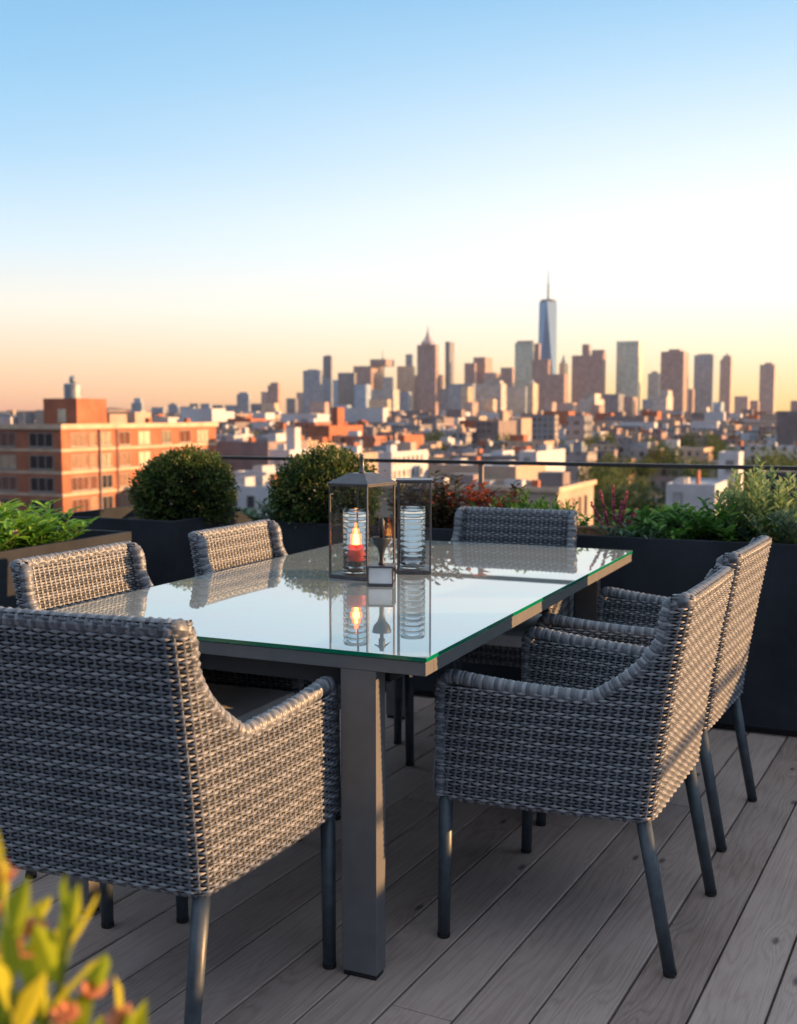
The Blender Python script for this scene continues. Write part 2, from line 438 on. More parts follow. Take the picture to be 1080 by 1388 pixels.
# away from the afterglow the lower sky is dusky blue
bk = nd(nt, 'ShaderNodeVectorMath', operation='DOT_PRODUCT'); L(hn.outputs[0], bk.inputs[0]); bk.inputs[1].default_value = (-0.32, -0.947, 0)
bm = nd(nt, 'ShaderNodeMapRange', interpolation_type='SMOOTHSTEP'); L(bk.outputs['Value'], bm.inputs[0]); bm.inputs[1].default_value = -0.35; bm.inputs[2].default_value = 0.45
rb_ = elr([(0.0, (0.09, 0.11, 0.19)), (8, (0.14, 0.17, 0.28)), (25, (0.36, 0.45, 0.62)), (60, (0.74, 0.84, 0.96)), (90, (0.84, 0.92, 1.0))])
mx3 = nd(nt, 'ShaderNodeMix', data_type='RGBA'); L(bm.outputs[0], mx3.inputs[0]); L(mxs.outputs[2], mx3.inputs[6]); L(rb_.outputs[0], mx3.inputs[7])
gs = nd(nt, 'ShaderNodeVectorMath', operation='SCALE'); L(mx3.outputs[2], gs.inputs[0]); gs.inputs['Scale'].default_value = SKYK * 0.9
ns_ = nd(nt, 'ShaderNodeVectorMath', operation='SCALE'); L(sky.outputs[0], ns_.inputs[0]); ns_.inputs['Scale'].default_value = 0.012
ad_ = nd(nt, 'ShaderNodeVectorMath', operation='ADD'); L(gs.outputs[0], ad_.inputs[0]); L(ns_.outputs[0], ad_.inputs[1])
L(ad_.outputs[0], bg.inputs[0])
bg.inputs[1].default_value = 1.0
sun = bpy.data.lights.new('sun', 'SUN'); sun.energy = 5.0; sun.angle = math.radians(0.6); sun.color = (1.0, 0.54, 0.23)
so = bpy.data.objects.new('sun', sun); C.objects.link(so)
sd = Vector((math.sin(SUN_AZ) * math.cos(SUN_EL), math.cos(SUN_AZ) * math.cos(SUN_EL), math.sin(SUN_EL)))
so.rotation_euler = sd.to_track_quat('Z', 'Y').to_euler()
so.location = sd * 30
vs = bpy.context.scene.view_settings
vs.view_transform = 'Standard'; vs.look = 'None'; vs.gamma = 1; vs.exposure = 1.2

# ------------------------------------------------------------------ deck
DB = math.radians(27.8)
dd = (math.sin(DB), math.cos(DB)); dp = (math.cos(DB), -math.sin(DB))
un = (SX, CX)
mb = MB()
xpos = -5.2
k = 0
while xpos < 5.6:
    wd = 0.141
    # far end of the board is cut along the roof edge, parallel to the railing
    def yend(x, t):
        bx, by = x * dp[0] - O[0], x * dp[1] - O[1]
        return (t - (bx * un[0] + by * un[1])) / (dd[0] * un[0] + dd[1] * un[1])
    y1 = yend(xpos + wd / 2, 3.12)
    y = -1.2 - random.random() * 2.0
    while y < y1:
        ln = 2.4 + random.random() * 1.2
        ye = min(y + ln, y1)
        dz = random.uniform(-0.0012, 0.0008)
        e = 0.0025
        x0, x1 = xpos, xpos + wd
        zt = dz
        v = [(x0, y, zt - 0.03), (x1, y, zt - 0.03), (x1, ye, zt - 0.03), (x0, ye, zt - 0.03),
             (x0, y, zt - e), (x1, y, zt - e), (x1, ye, zt - e), (x0, ye, zt - e),
             (x0 + e, y + e, zt), (x1 - e, y + e, zt), (x1 - e, ye - e, zt), (x0 + e, ye - e, zt)]
        f = [(3, 2, 1, 0), (0, 1, 5, 4), (1, 2, 6, 5), (2, 3, 7, 6), (3, 0, 4, 7), (4, 5, 9, 8), (5, 6, 10, 9), (6, 7, 11, 10), (7, 4, 8, 11), (8, 9, 10, 11)]
        mb.add(v, f, 0, random.random())
        y = ye + 0.0045
    xpos += wd + 0.0055
    k += 1
deck = mb.build('deck', M['deck'], rz=-DB, loc=(0, 0, 0)); tag(deck, kind='structure')
mb = MB(); mb.box(-5.5, 4.2, -4.0, 3.16, ZG, -0.034)
tag(mb.build('host_building_body', M['hostbody'], loc=(O[0], O[1], 0), rz=-PHI), kind='structure')  # whole body of the building carrying the deck, down to the street

# ------------------------------------------------------------------ table
TL, TW = 2.07, 1.14
tb = empty('dining_table', (O[0], O[1], 0), -PHI)
tag(tb, 'long rectangular dining table with mirror-like glass top and grey metal frame', 'table')
mb = MB()
zt = 0.755
mb.box(-TW, 0, 0, TL, zt - 0.010, zt, m=1, top=0)
mb.build('glass_top', [M['tabletop'], M['edge']], tb, bevel=0.0008)
mb = MB()
i = 0.003
for (a, b, c, d) in ((-TW + i, -i, i, 0.05), (-TW + i, -i, TL - 0.05, TL - i), (-TW + i, -TW + 0.05, 0.051, TL - 0.051), (-0.05, -i, 0.051, TL - 0.051)):
    mb.box(a, b, c, d, zt - 0.042, zt - 0.0115)
mb.build('tray_frame', M['frame'], tb, bevel=0.0015)
mb = MB()
mb.box(-TW + 0.051, -0.051, 0.051, TL - 0.051, zt - 0.02, zt - 0.0125)
mb.build('under_panel', M['under'], tb)
mb = MB()
for (a, b, c, d) in ((-TW + 0.215, -0.215, 0.055, 0.085), (-TW + 0.215, -0.215, TL - 0.085, TL - 0.055), (-TW + 0.14, -TW + 0.17, 0.12, TL - 0.12), (-0.17, -0.14, 0.12, TL - 0.12)):
    mb.box(a, b, c, d, zt - 0.092, zt - 0.0425)
mb.build('apron', M['under'], tb)
for (sx, sy) in ((0, 0), (1, 0), (0, 1), (1, 1)):
    x1 = -0.122 if not sx else -TW + 0.122 + 0.088
    x0 = x1 - 0.088
    y0 = 0.004 if not sy else TL - 0.004 - 0.05
    mb = MB(); mb.box(x0, x1, y0, y0 + 0.05, 0.012, zt - 0.0425)
    lg = mb.build('leg', M['frame'], tb, bevel=0.002)
    mb = MB(); mb.box(x0 + 0.004, x1 - 0.004, y0 + 0.004, y0 + 0.046, 0, 0.013); mb.build('foot_pad', M['cap'], lg)
for (x, y) in ((-0.075, 0.09), (-TW + 0.075, 0.09), (-0.075, TL - 0.09)):
    mb = MB()
    mb.box(x - 0.012, x + 0.012, y - 0.03, y + 0.03, zt - 0.056, zt - 0.0425)
    mb.lathe([(0.005, -0.012), (0.006, 0)], 8, c=(x, y, zt - 0.056))
    mb.build('glass_clamp', M['chrome'], tb)

# ------------------------------------------------------------------ wicker chair
ZB, ZT = 0.356, 0.884
TH = 0.034
def yr(z): return 0.236 + 0.082 * max(0.0, (z - ZB) / (ZT - ZB)) ** 1.25
def xr(z): return 0.266 - 0.006 * (z - ZB) / (ZT - ZB)
YF, XF = -0.286, 0.318
RC = 0.036
def ytrim(z):
    if z < 0.632: return YF + 0.01
    q = min(1, (z - 0.632) / (ZT - 0.02 - 0.632))
    return 0.264 - 0.165 * (1 - q) ** 2.4
def zarm(y):
    # inverse of ytrim for the rim
    if y < 0.099: 
        q = (y - YF) / (0.099 - YF)
        return 0.657 - 0.026 * math.sin(q * PI / 2)
    q = 1 - (max(0.0, (0.264 - y)) / 0.165) ** (1 / 2.4)
    return 0.632 + q * (ZT - 0.02 - 0.632)
def plan(z, inset=0.0):
    """half outline of the shell at height z, from back centre outwards; returns dense pts, normals, arclen"""
    y2, x2 = yr(z), xr(z)
    p, n = [], []
    for t in np.linspace(0, 1, 12): p.append((t * (x2 - RC), y2 + 0.006 * (1 - t * t) * 0)); n.append((0, 1))
    dx, dy = XF - x2, YF - (y2 - RC)
    l = math.hypot(dx, dy); tn = (dx / l, dy / l); nn = (-tn[1], tn[0])
    a1 = math.atan2(nn[1], nn[0])
    for t in np.linspace(PI / 2, a1, 10)[1:]:
        p.append((x2 - RC + RC * math.cos(t), y2 - RC + RC * math.sin(t))); n.append((math.cos(t), math.sin(t)))
    q = p[-1]
    for t in np.linspace(0, 1, 24)[1:]:
        bow = 0.008 * math.sin(t * PI)
        p.append((q[0] + (XF - q[0]) * t + bow * nn[0], q[1] + (YF - q[1]) * t + bow * nn[1])); n.append(nn)
    p = np.array(p); n = np.array(n)
    s = np.concatenate([[0], np.cumsum(np.hypot(*(p[1:] - p[:-1]).T))])
    return p - n * inset, n, s
def s_of_y(z, y):
    p, n, s = plan(z)
    m = s > s[11]
    return float(np.interp(-y, -p[m][:, 1], s[m]))

PITCHW, ROWH = 0.0190, 0.0076
def grid_faces(nr, nc, base=0):
    i = np.arange(nr - 1)[:, None] * nc + np.arange(nc - 1)[None, :]
    return np.stack([i, i + 1, i + nc + 1, i + nc], -1).reshape(-1, 4) + base

class WV:
    def __init__(s): s.v, s.f, s.m, s.r, s.n = [], [], [], [], 0
    def add(s, v, f, m, r):
        s.v.append(v); s.f.append(f + s.n); s.m.append(np.full(len(f), m)); s.r.append(r); s.n += len(v)
    def build(s, name, mats, parent):
        me = bpy.data.meshes.new(name)
        me.from_pydata(np.concatenate(s.v).tolist(), [], np.concatenate(s.f).tolist())
        for m in mats: me.materials.append(m)
        me.polygons.foreach_set('material_index', np.concatenate(s.m).astype(np.int32))
        a = me.attributes.new('rnd', 'FLOAT', 'POINT'); a.data.foreach_set('value', np.concatenate(s.r).astype(np.float32))
        me.polygons.foreach_set('use_smooth', [True] * len(me.polygons)); me.update()
        o = bpy.data.objects.new(name, me); C.objects.link(o); o.parent = parent
        return o

def weave(wv, pos, rows, srange, sgn=1, pitch=PITCHW, rowh=ROWH, smirror=1):
    """pos(s_array, z, off) -> pts ; rows of strands woven over and under upright stakes"""
    for k, z in enumerate(rows):
        s0, s1 = srange(z)
        if s1 - s0 < pitch: continue
        n = max(3, int((s1 - s0) / (pitch / 6)))
        s = np.linspace(s0, s1, n)
        par = int(round((z - ZB - 0.008) / rowh)) % 2
        ph = PI * (s / pitch + par)
        jz = 0.0006 * np.sin(s * 23 + z * 900) + rng.normal(0, 0.0003)
        cell = np.floor(s / pitch + par + 0.5).astype(int)
        am = 1 + 0.35 * (np.abs(np.sin(cell * 12.9898 + z * 78233.1)) - 0.5)
        o = 0.0030 * np.tanh(1.3 * np.cos(ph)) * am + 0.0004
        prof = ((-0.47, -0.0034), (-0.24, -0.0003), (0.24, -0.0003), (0.47, -0.0034))
        wfac = 0.52 + 0.50 * np.clip(np.cos(ph), 0, 1) ** 0.7
        vs = [pos(s, z + a * rowh * wfac + jz, o + b) for a, b in prof]
        v = np.stack(vs, 0).reshape(-1, 3)
        f = grid_faces(4, n)
        if sgn < 0: f = f[:, ::-1]
        rr = 0.5 + 0.5 * np.sin(cell * 37.7 + z * 5130.0)
        wv.add(v, f, 0, np.tile(rr, 4))

def stakes(wv, pos, zs0, zs1, svals, sgn=1):
    for s in svals:
        a, b = zs0(s), zs1(s)
        if b - a < 0.01: continue
        z = np.linspace(a, b, 14)
        vs = []
        for d, o in ((-0.0030, -0.0026), (0, -0.0002), (0.0030, -0.0026)):
            vs.append(np.concatenate([pos(np.array([s + d]), zz, np.array([o])) for zz in z]))
        v = np.stack(vs, 0).reshape(-1, 3)
        f = grid_faces(3, 14)
        if sgn > 0: f = f[:, ::-1]
        wv.add(v, f, 0, np.full(len(v), 0.35 + 0.3 * rng.random()))

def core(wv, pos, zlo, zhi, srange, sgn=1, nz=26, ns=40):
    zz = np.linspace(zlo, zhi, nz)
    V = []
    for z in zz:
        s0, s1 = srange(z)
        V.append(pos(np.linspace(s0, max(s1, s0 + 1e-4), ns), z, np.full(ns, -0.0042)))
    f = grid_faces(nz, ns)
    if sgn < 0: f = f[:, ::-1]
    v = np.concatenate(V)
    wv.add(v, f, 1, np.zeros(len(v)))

_cache = {}
def mkpos(side, inner):
    def pos(s, z, off):
        z_arr = np.broadcast_to(np.asarray(z, dtype=float), s.shape)
        key = round(float(z_arr[0]), 4)
        if key not in _cache: _cache[key] = plan(key)
        p, n, ss = _cache[key]
        sa = np.abs(s) if side == 0 else s
        sg = np.sign(s) if side == 0 else np.full(s.shape, side)
        sg = np.where(sg == 0, 1, sg)
        x = np.interp(sa, ss, p[:, 0]); y = np.interp(sa, ss, p[:, 1])
        nx = np.interp(sa, ss, n[:, 0]); ny = np.interp(sa, ss, n[:, 1])
        d = (-TH - off) if inner else off
        return np.stack([(x + nx * d) * sg, y + ny * d, z_arr], -1)
    return pos

def spline(pts, n):
    """Catmull-Rom through pts"""
    P = [np.array(p, dtype=float) for p in pts]
    P = [2 * P[0] - P[1]] + P + [2 * P[-1] - P[-2]]
    out = []
    for i in range(1, len(P) - 2):
        for t in np.linspace(0, 1, n, endpoint=False):
            a, b, c, d = P[i - 1], P[i], P[i + 1], P[i + 2]
            out.append(0.5 * (2 * b + (c - a) * t + (2 * a - 5 * b + 4 * c - d) * t * t + (3 * b - a - 3 * c + d) * t ** 3))
    out.append(P[-2])
    return np.array(out)

def wrapped_rim(wv, pts, rad, pitch=0.0095):
    """rim tube wrapped with flat strands"""
    P = np.array(pts); d = np.concatenate([[0], np.cumsum(np.linalg.norm(P[1:] - P[:-1], axis=1))])
    n = int(d[-1] / (pitch / 5)) + 2
    s = np.linspace(0, d[-1], n)
    Q = np.stack([np.interp(s, d, P[:, i]) for i in range(3)], -1)
    T = np.gradient(Q, axis=0); T /= np.linalg.norm(T, axis=1)[:, None]
    e = np.cross(T[0], [0, 0, 1.0]) if abs(T[0][2]) < 0.9 else np.cross(T[0], [1.0, 0, 0])
    e /= np.linalg.norm(e)
    NS = 12
    ang = np.linspace(0, 2 * PI, NS + 1)
    V = np.zeros((n, NS + 1, 3)); R = np.zeros((n, NS + 1))
    for i in range(n):
        e = e - T[i] * e.dot(T[i]); e /= np.linalg.norm(e)
        g = np.cross(T[i], e)
        cell = np.floor(s[i] / pitch)
        fr = s[i] / pitch - cell
        bulge = 0.0022 * (math.sin(PI * min(1, max(0, fr))) ** 0.5) - 0.0012
        # weaving bumps round the rim
        bump = 0.0012 * np.sin(ang * 3 + PI * cell)
        rr = rad + bulge + bump * (1 if fr > .12 else 0)
        V[i] = Q[i] + np.outer(np.cos(ang) * rr, e) + np.outer(np.sin(ang) * rr, g)
        R[i] = 0.5 + 0.5 * math.sin(cell * 21.13 + 1)
    f = grid_faces(n, NS + 1)[:, ::-1]
    wv.add(V.reshape(-1, 3), f, 0, R.reshape(-1))
    for k, c in ((0, Q[0]), (n - 1, Q[-1])):
        base = V[k][:-1]
        v = np.concatenate([base, [c + (T[k] * (0.006 if k else -0.006))]])
        ff = np.array([[j, (j + 1) % NS, NS, NS] for j in range(NS)])
        ff = ff[:, :3]
        ff = np.concatenate([ff, ff[:, 2:3]], 1)
        wv.v.append(v); wv.n += len(v); wv.r.append(np.full(len(v), 0.5))
        for q in ff: wv.f.append(np.array([[q[0] + wv.n - len(v), q[1] + wv.n - len(v), q[2] + wv.n - len(v), q[2] + wv.n - len(v)]]))
        wv.m.append(np.zeros(len(ff)))

YS = 0.130     # arm / back split
def make_chair():
    ch = empty('wicker_armchair')
    rows_lo = np.arange(ZB + 0.008, 0.622, ROWH)
    rows_hi = np.arange(0.622 + ROWH * 0.3, ZT - 0.008, ROWH)
    rows = np.arange(ZB + 0.008, ZT - 0.008, ROWH)
    ssplit = {}
    def ss(z):
        k = round(z, 4)
        if k not in ssplit: ssplit[k] = s_of_y(z, YS)
        return ssplit[k]
    def send(z):
        return s_of_y(z, max(ytrim(z), YF + 0.008))
    # backrest : outer and inner weave, wrapped head rim, bottom rim
    wv = WV()
    for inner in (False, True):
        pos = mkpos(0, inner)
        sg = -1 if inner else 1
        def rg(z): 
            e = min(ss(z), send(z)) if z > 0.60 else ss(z)
            return (-e, e)
        rws = rows if not inner else rows[rows > 0.40]
        weave(wv, pos, rws, rg, -sg)
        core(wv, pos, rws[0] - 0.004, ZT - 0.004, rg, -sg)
        smax = ss(0.5)
        sv = np.arange(-math.floor(smax / PITCHW), math.floor(smax / PITCHW) + 1) * PITCHW
        def ztop(s):
            zz = np.linspace(0.5, ZT - 0.004, 30)
            ok = [z for z in zz if abs(s) < rg(z)[1]]
            return ok[-1] if ok else 0.5
        stakes(wv, pos, lambda s: rws[0], ztop, sv, sg)
    # head rim: up the wing, across, down the other wing
    hm = TH / 2
    def mid(z, y, sd):
        p, n, s = _cache.setdefault(round(z, 4), plan(round(z, 4)))
        q = s_of_y(z, y)
        x = np.interp(q, s, p[:, 0]) - np.interp(q, s, n[:, 0]) * hm
        yy = np.interp(q, s, p[:, 1]) - np.interp(q, s, n[:, 1]) * hm
        return (sd * x, yy, z)
    wing = [mid(zarm(y), y, 1) for y in (YS, 0.17, 0.20, 0.226)] 
    wing += [mid(0.785, 0.251, 1), mid(0.83, 0.257, 1)]
    top = ZT - 0.018
    ytop = yr(top) - hm
    xt = xr(top) - hm
    corner = [(xt, ytop - 0.034, top - 0.010), (xt + 0.001, ytop - 0.010, top), (xt - 0.012, ytop, top + 0.001), (xt - 0.04, ytop, top + 0.001)]
    half = wing + corner + [(xt * 0.6, ytop + 0.001, top + 0.001), (0, ytop + 0.002, top)]
    other = [(-p[0], p[1], p[2]) for p in half[-2::-1]]
    wrapped_rim(wv, spline(half + other, 8), hm + 0.0005)
    bot = []
    for sv_ in np.linspace(-ss(ZB), ss(ZB), 40):
        p = mkpos(0, False)(np.array([sv_]), ZB + 0.004, np.array([-hm]))[0]; bot.append(p)
    wrapped_rim(wv, bot, 0.011)
    wv.build('backrest', [M['wicker'], M['core']], ch)
    for side in (1, -1):
        wv = WV()
        for inner in (False, True):
            pos = mkpos(side, inner)
            sg = (-1 if inner else 1) * side
            rws = rows[rows < 0.70] if not inner else rows[(rows > 0.40) & (rows < 0.70)]
            def rg(z):
                return (ss(z), max(ss(z), send(z)))
            weave(wv, pos, rws, rg, -sg)
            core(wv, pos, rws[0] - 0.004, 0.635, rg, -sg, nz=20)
            a, b = ss(0.5), s_of_y(0.5, YF + 0.01)
            sv = np.arange(math.ceil(a / PITCHW), math.floor(b / PITCHW) + 1) * PITCHW
            stakes(wv, pos, lambda s: rws[0], lambda s: 0.632, sv, sg)
        rim = [mid(z, YF + 0.02, side) for z in (ZB + 0.01, 0.42, 0.5, 0.57, 0.61)]
        rim += [mid(0.640, YF + 0.024, side), mid(0.652, YF + 0.045, side)]
        rim += [mid(zarm(y), y, side) for y in (-0.18, -0.12, -0.06, 0.0, 0.05, 0.095, YS)]
        wrapped_rim(wv, spline(rim, 8), hm + 0.0005)
        bot = []
        for sv_ in np.linspace(ss(ZB), s_of_y(ZB, YF + 0.01), 30):
            bot.append(mkpos(side, False)(np.array([sv_]), ZB + 0.004, np.array([-hm]))[0])
        wrapped_rim(wv, bot, 0.011)
        wv.build('armrest', [M['wicker'], M['core']], ch)
    # seat: woven apron, platform
    wv = WV()
    def pf(s, z, off):
        za = np.broadcast_to(np.asarray(z, dtype=float), s.shape)
        return np.stack([s, -0.271 - off, za], -1)
    rws = np.arange(0.362, 0.415, ROWH)
    weave(wv, pf, rws, lambda z: (-0.295, 0.295), 1)
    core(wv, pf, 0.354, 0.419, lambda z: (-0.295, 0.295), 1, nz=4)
    stakes(wv, pf, lambda s: 0.36, lambda s: 0.415, np.arange(-16, 17) * PITCHW, 1)
    wrapped_rim(wv, [(-0.29, -0.261, 0.418), (0.29, -0.261, 0.418)], 0.013)
    wrapped_rim(wv, [(-0.29, -0.261, 0.358), (0.29, -0.261, 0.358)], 0.010)
    seat = wv.build('seat', [M['wicker'], M['core']], ch)
    mb = MB()
    mb.add([(-0.29, -0.24, 0.365), (0.29, -0.24, 0.365), (0.215, 0.17, 0.365), (-0.215, 0.17, 0.365), (-0.29, -0.24, 0.405), (0.29, -0.24, 0.405), (0.215, 0.17, 0.405), (-0.215, 0.17, 0.405)],
           [(3, 2, 1, 0), (4, 5, 6, 7), (0, 1, 5, 4), (1, 2, 6, 5), (2, 3, 7, 6), (3, 0, 4, 7)])
    mb.build('seat_frame', M['under'], ch)
    # cushion
    mb = MB()
    nx, ny = 14, 14
    def cush(u, v, s):
        e = 1 - max(abs(u), abs(v)) ** 8
        z = 0.437 + s * (0.020 + 0.012 * (max(0, e) ** 0.5) + 0.006 * (1 - u * u) * (1 - v * v))
        y = -0.050 + 0.228 * v
        hw = 0.268 - 0.055 * (v + 1) / 2
        r = 1 - 0.03 * (u * v) ** 4
        return (hw * u * r, y * 1.0, z + 0.008)
    for s in (1, -1):
        V = [cush(-1 + 2 * i / nx, -1 + 2 * j / ny, s) for j in range(ny + 1) for i in range(nx + 1)]
        f = [(j * (nx + 1) + i, j * (nx + 1) + i + 1, (j + 1) * (nx + 1) + i + 1, (j + 1) * (nx + 1) + i) for j in range(ny) for i in range(nx)]
        if s < 0: f = [q[::-1] for q in f]
        mb.add(V, f)
    ring = [(i, 0) for i in range(nx)] + [(nx, j) for j in range(ny)] + [(nx - i, ny) for i in range(nx)] + [(0, ny - j) for j in range(ny)]
    V = []
    for (i, j) in ring:
        u, v = -1 + 2 * i / nx, -1 + 2 * j / ny
        V.append(cush(u, v, 1)); a = cush(u, v, 0); V.append((a[0] * 1.022, a[1] + 0.006 * (v if abs(v) == 1 else 0), a[2])); V.append(cush(u, v, -1))
    n = len(ring)
    f = []
    for i in range(n):
        k2 = (i + 1) % n
        f.append((3 * i + 1, 3 * k2 + 1, 3 * k2, 3 * i)); f.append((3 * i + 2, 3 * k2 + 2, 3 * k2 + 1, 3 * i + 1))
    mb.add(V, f)
    mb.build('seat_cushion', M['cushion'], ch, smooth=True)
    for (top_, bot_) in (((0.296, -0.259, 0.37), (0.296, -0.264, 0)), ((-0.296, -0.259, 0.37), (-0.296, -0.264, 0)), ((0.238, 0.205, 0.37), (0.240, 0.278, 0)), ((-0.238, 0.205, 0.37), (-0.240, 0.278, 0))):
        a, b = Vector(top_), Vector(bot_)
        mb = MB(); mb.tube([a, b + (a - b) * 0.03], [0.0175, 0.0150], 18)
        lg = mb.build('leg', M['leg'], ch, smooth=True)
        mb = MB(); mb.tube([b + (a - b) * 0.032, b + (a - b) * 0.004, b + Vector((0, 0, 0.0))], [0.0158, 0.0155, 0.013], 14)
        mb.build('foot_cap', M['cap'], lg)
    return ch

chairs = [  # grid x, grid y, local turn
    (0.212, 0.555, -92.5, 'grey wicker armchair nearest on the right long side, its lit back to the right'),
    (0.222, 1.365, -94, 'grey wicker armchair on the right side behind the nearest one, by the dark planter'),
    (-0.534, -0.262, 184, 'large grey wicker armchair in the left foreground with its dark back to the viewer'),
    (-0.525, 1.960, 0, 'grey wicker armchair at the far head of the table in front of the long planter'),
    (-0.962, 0.375, 90, 'grey wicker armchair on the left side nearer the green flowering planter'),
    (-0.935, 1.172, 90, 'grey wicker armchair on the left side in front of the square planter with round shrub'),
]
proto = None
for (gx, gy, a, lab) in chairs:
    if proto is None: o = proto = make_chair()
    else: o = copy_tree(proto)
    o.location = G(gx, gy, 0); o.rotation_euler = (0, 0, -PHI + math.radians(a))
    if a == 184: o.scale = (1.02, 1.0, 1.03)
    tag(o, lab, 'chair', 'wicker armchairs around the glass table')

# ------------------------------------------------------------------ lanterns on the table
ZTB = zt + 0.0006
def frame_lantern(name, lab, loc, rz, w_, d_, h_, roof, flat=False):
    e = empty(name, loc, rz); tag(e, lab, 'lantern')
    p = 0.0058
    mb = MB(); mb.box(-w_ / 2, w_ / 2, -d_ / 2, d_ / 2, 0.0, 0.012); mb.build('base', M['lantern'], e, bevel=0.001)
    for sx in (-1, 1):
        for sy in (-1, 1):
            mb = MB()
            x0 = sx * (w_ / 2 - p / 2 - 0.0005); y0 = sy * (d_ / 2 - p / 2 - 0.0005)
            mb.box(x0 - p / 2, x0 + p / 2, y0 - p / 2, y0 + p / 2, 0.0125, h_)
            mb.build('post', M['lantern'], e, bevel=0.0008)
    mb = MB()
    for s in (-1, 1):
        mb.box(-w_ / 2 + p + .001, w_ / 2 - p - .001, s * (d_ / 2 - p / 2 - .0005) - p / 2, s * (d_ / 2 - p / 2 - .0005) + p / 2, h_ - p, h_ - 0.0002)
        mb.box(s * (w_ / 2 - p / 2 - .0005) - p / 2, s * (w_ / 2 - p / 2 - .0005) + p / 2, -d_ / 2 + p + .001, d_ / 2 - p - .001, h_ - p, h_ - 0.0002)
    mb.build('top_frame', M['lantern'], e)
    for s in (-1, 1):
        mb = MB(); mb.box(-w_ / 2 + p + .001, w_ / 2 - p - .001, s * (d_ / 2 - p / 2) - 0.0008, s * (d_ / 2 - p / 2) + 0.0008, 0.013, h_ - p - .001); mb.build('glass_pane', M['pane'], e)
        mb = MB(); mb.box(s * (w_ / 2 - p / 2) - 0.0008, s * (w_ / 2 - p / 2) + 0.0008, -d_ / 2 + p + .001, d_ / 2 - p - .001, 0.013, h_ - p - .001); mb.build('glass_pane', M['pane'], e)
    mb = MB()
    ov = 0.004
    a, b = w_ / 2 + ov, d_ / 2 + ov
    if flat:
        mb.box(-a, a, -b, b, h_, h_ + 0.006)
        mb.build('lid', M['lantern'], e, bevel=0.001)
    else:
        c, d2 = w_ * 0.20, d_ * 0.20
        zz = [(a, b, h_), (a, b, h_ + 0.004), (c, d2, h_ + roof)]
        V = []
        for (x, y, z) in zz: V += [(-x, -y, z), (x, -y, z), (x, y, z), (-x, y, z)]
        f = [(3, 2, 1, 0), (8, 9, 10, 11)]
        for k in (0, 4):
            for j in range(4): f.append((k + j, k + (j + 1) % 4, k + 4 + (j + 1) % 4, k + 4 + j))
        mb.add(V, f)
        rf = mb.build('roof', M['lantern'], e, bevel=0.001)
        mb = MB(); z0 = h_ + roof
        mb.lathe([(0.012, z0), (0.011, z0 + 0.004), (0.007, z0 + 0.008), (0.006, z0 + 0.045), (0.0075, z0 + 0.05), (0.006, z0 + 0.056), (0.002, z0 + 0.060)], 16)
        mb.build('finial', M['lantern'], rf, smooth=True)
    return e

al = math.radians(32)
n1 = at_z(498, 788, ZTB); w1, d1 = 0.149, 0.165
lan1 = Vector((n1.x - w1 / 2 * math.cos(al) + d1 / 2 * math.sin(al), n1.y + w1 / 2 * math.sin(al) + d1 / 2 * math.cos(al), ZTB))
frame_lantern('lantern', 'tall steel and glass lantern with hipped roof and finial, lit candle inside', lan1, -al, w1, d1, 0.300, 0.034)
n2 = at_z(537, 779, ZTB)
lan2 = Vector((n2.x + 0.060, n2.y + 0.065, ZTB))
frame_lantern('lantern', 'flat-lidded glass lantern holding the empty ribbed jar, beside the roofed lantern', lan2, -math.radians(2), 0.112, 0.115, 0.303, 0, flat=True)

def ribbed_jar(loc, r=0.041, h=0.205, lab='', n=44):
    mb = MB()
    prof = [(0.004, 0.0), (r * 0.8, 0.0), (r - 0.002, 0.004)]
    nr = 11
    z0, z1 = 0.008, h - 0.004
    for i in range(nr * 8 + 1):
        t = i / (nr * 8)
        prof.append((r - 0.0005 + 0.0024 * abs(math.sin(PI * t * nr)) ** 0.7, z0 + (z1 - z0) * t))
    prof += [(r - 0.001, h), (r - 0.004, h)]
    prof += [(r - 0.0048, h - 0.01), (r - 0.0048, 0.012), (r - 0.012, 0.008), (0.004, 0.008)]
    mb.lathe(prof, n)
    o = mb.build('glass_jar', M['jar'], smooth=True, loc=loc)
    return tag(o, lab, 'jar')
j1 = (lan1.x - 0.020, lan1.y - 0.010, ZTB + 0.0125)
j2 = (lan2.x - 0.006, lan2.y, ZTB + 0.0125)
ribbed_jar(j1, lab='clear ribbed glass jar with the burning red candle inside the roofed lantern')
ribbed_jar(j2, lab='clear ribbed glass jar standing empty in the flat-lidded lantern')
cd = empty('candle', (j1[0], j1[1], j1[2] + 0.0085)); DZ = -0.016; tag(cd, 'red pillar candle burning in the ribbed jar of the left lantern', 'candle')
mb = MB(); mb.lathe([(0.030, 0), (0.031, 0.003), (0.031, 0.029), (0.027, 0.030)], 24); mb.build('metal_cup', M['under'], cd, smooth=True)
mb = MB(); mb.lathe([(r_, z_ + DZ) for r_, z_ in [(0.031, 0.0465), (0.032, 0.049), (0.032, 0.078), (0.029, 0.082), (0.012, 0.078), (0.003, 0.077)]], 24); mb.build('wax_body', M['wax'], cd, smooth=True)
mb = MB(); mb.tube([(0, 0, 0.081 + DZ), (0.001, 0, 0.098 + DZ)], 0.0012, 6); wk = mb.build('wick', M['cap'], cd)
mb = MB(); mb.lathe([(r_, z_ + DZ) for r_, z_ in [(0.001, 0.092), (0.007, 0.096), (0.0115, 0.105), (0.0118, 0.113), (0.008, 0.124), (0.0035, 0.138), (0.0006, 0.150)]], 14); mb.build('flame', M['flame'], wk, smooth=True)
mb = MB(); mb.lathe([(r_, z_ + DZ) for r_, z_ in [(0.004, 0.088), (0.016, 0.094), (0.021, 0.106), (0.020, 0.120), (0.013, 0.138), (0.005, 0.158), (0.0006, 0.172)]], 16); mb.build('flame_halo', M['flame2'], wk, smooth=True)

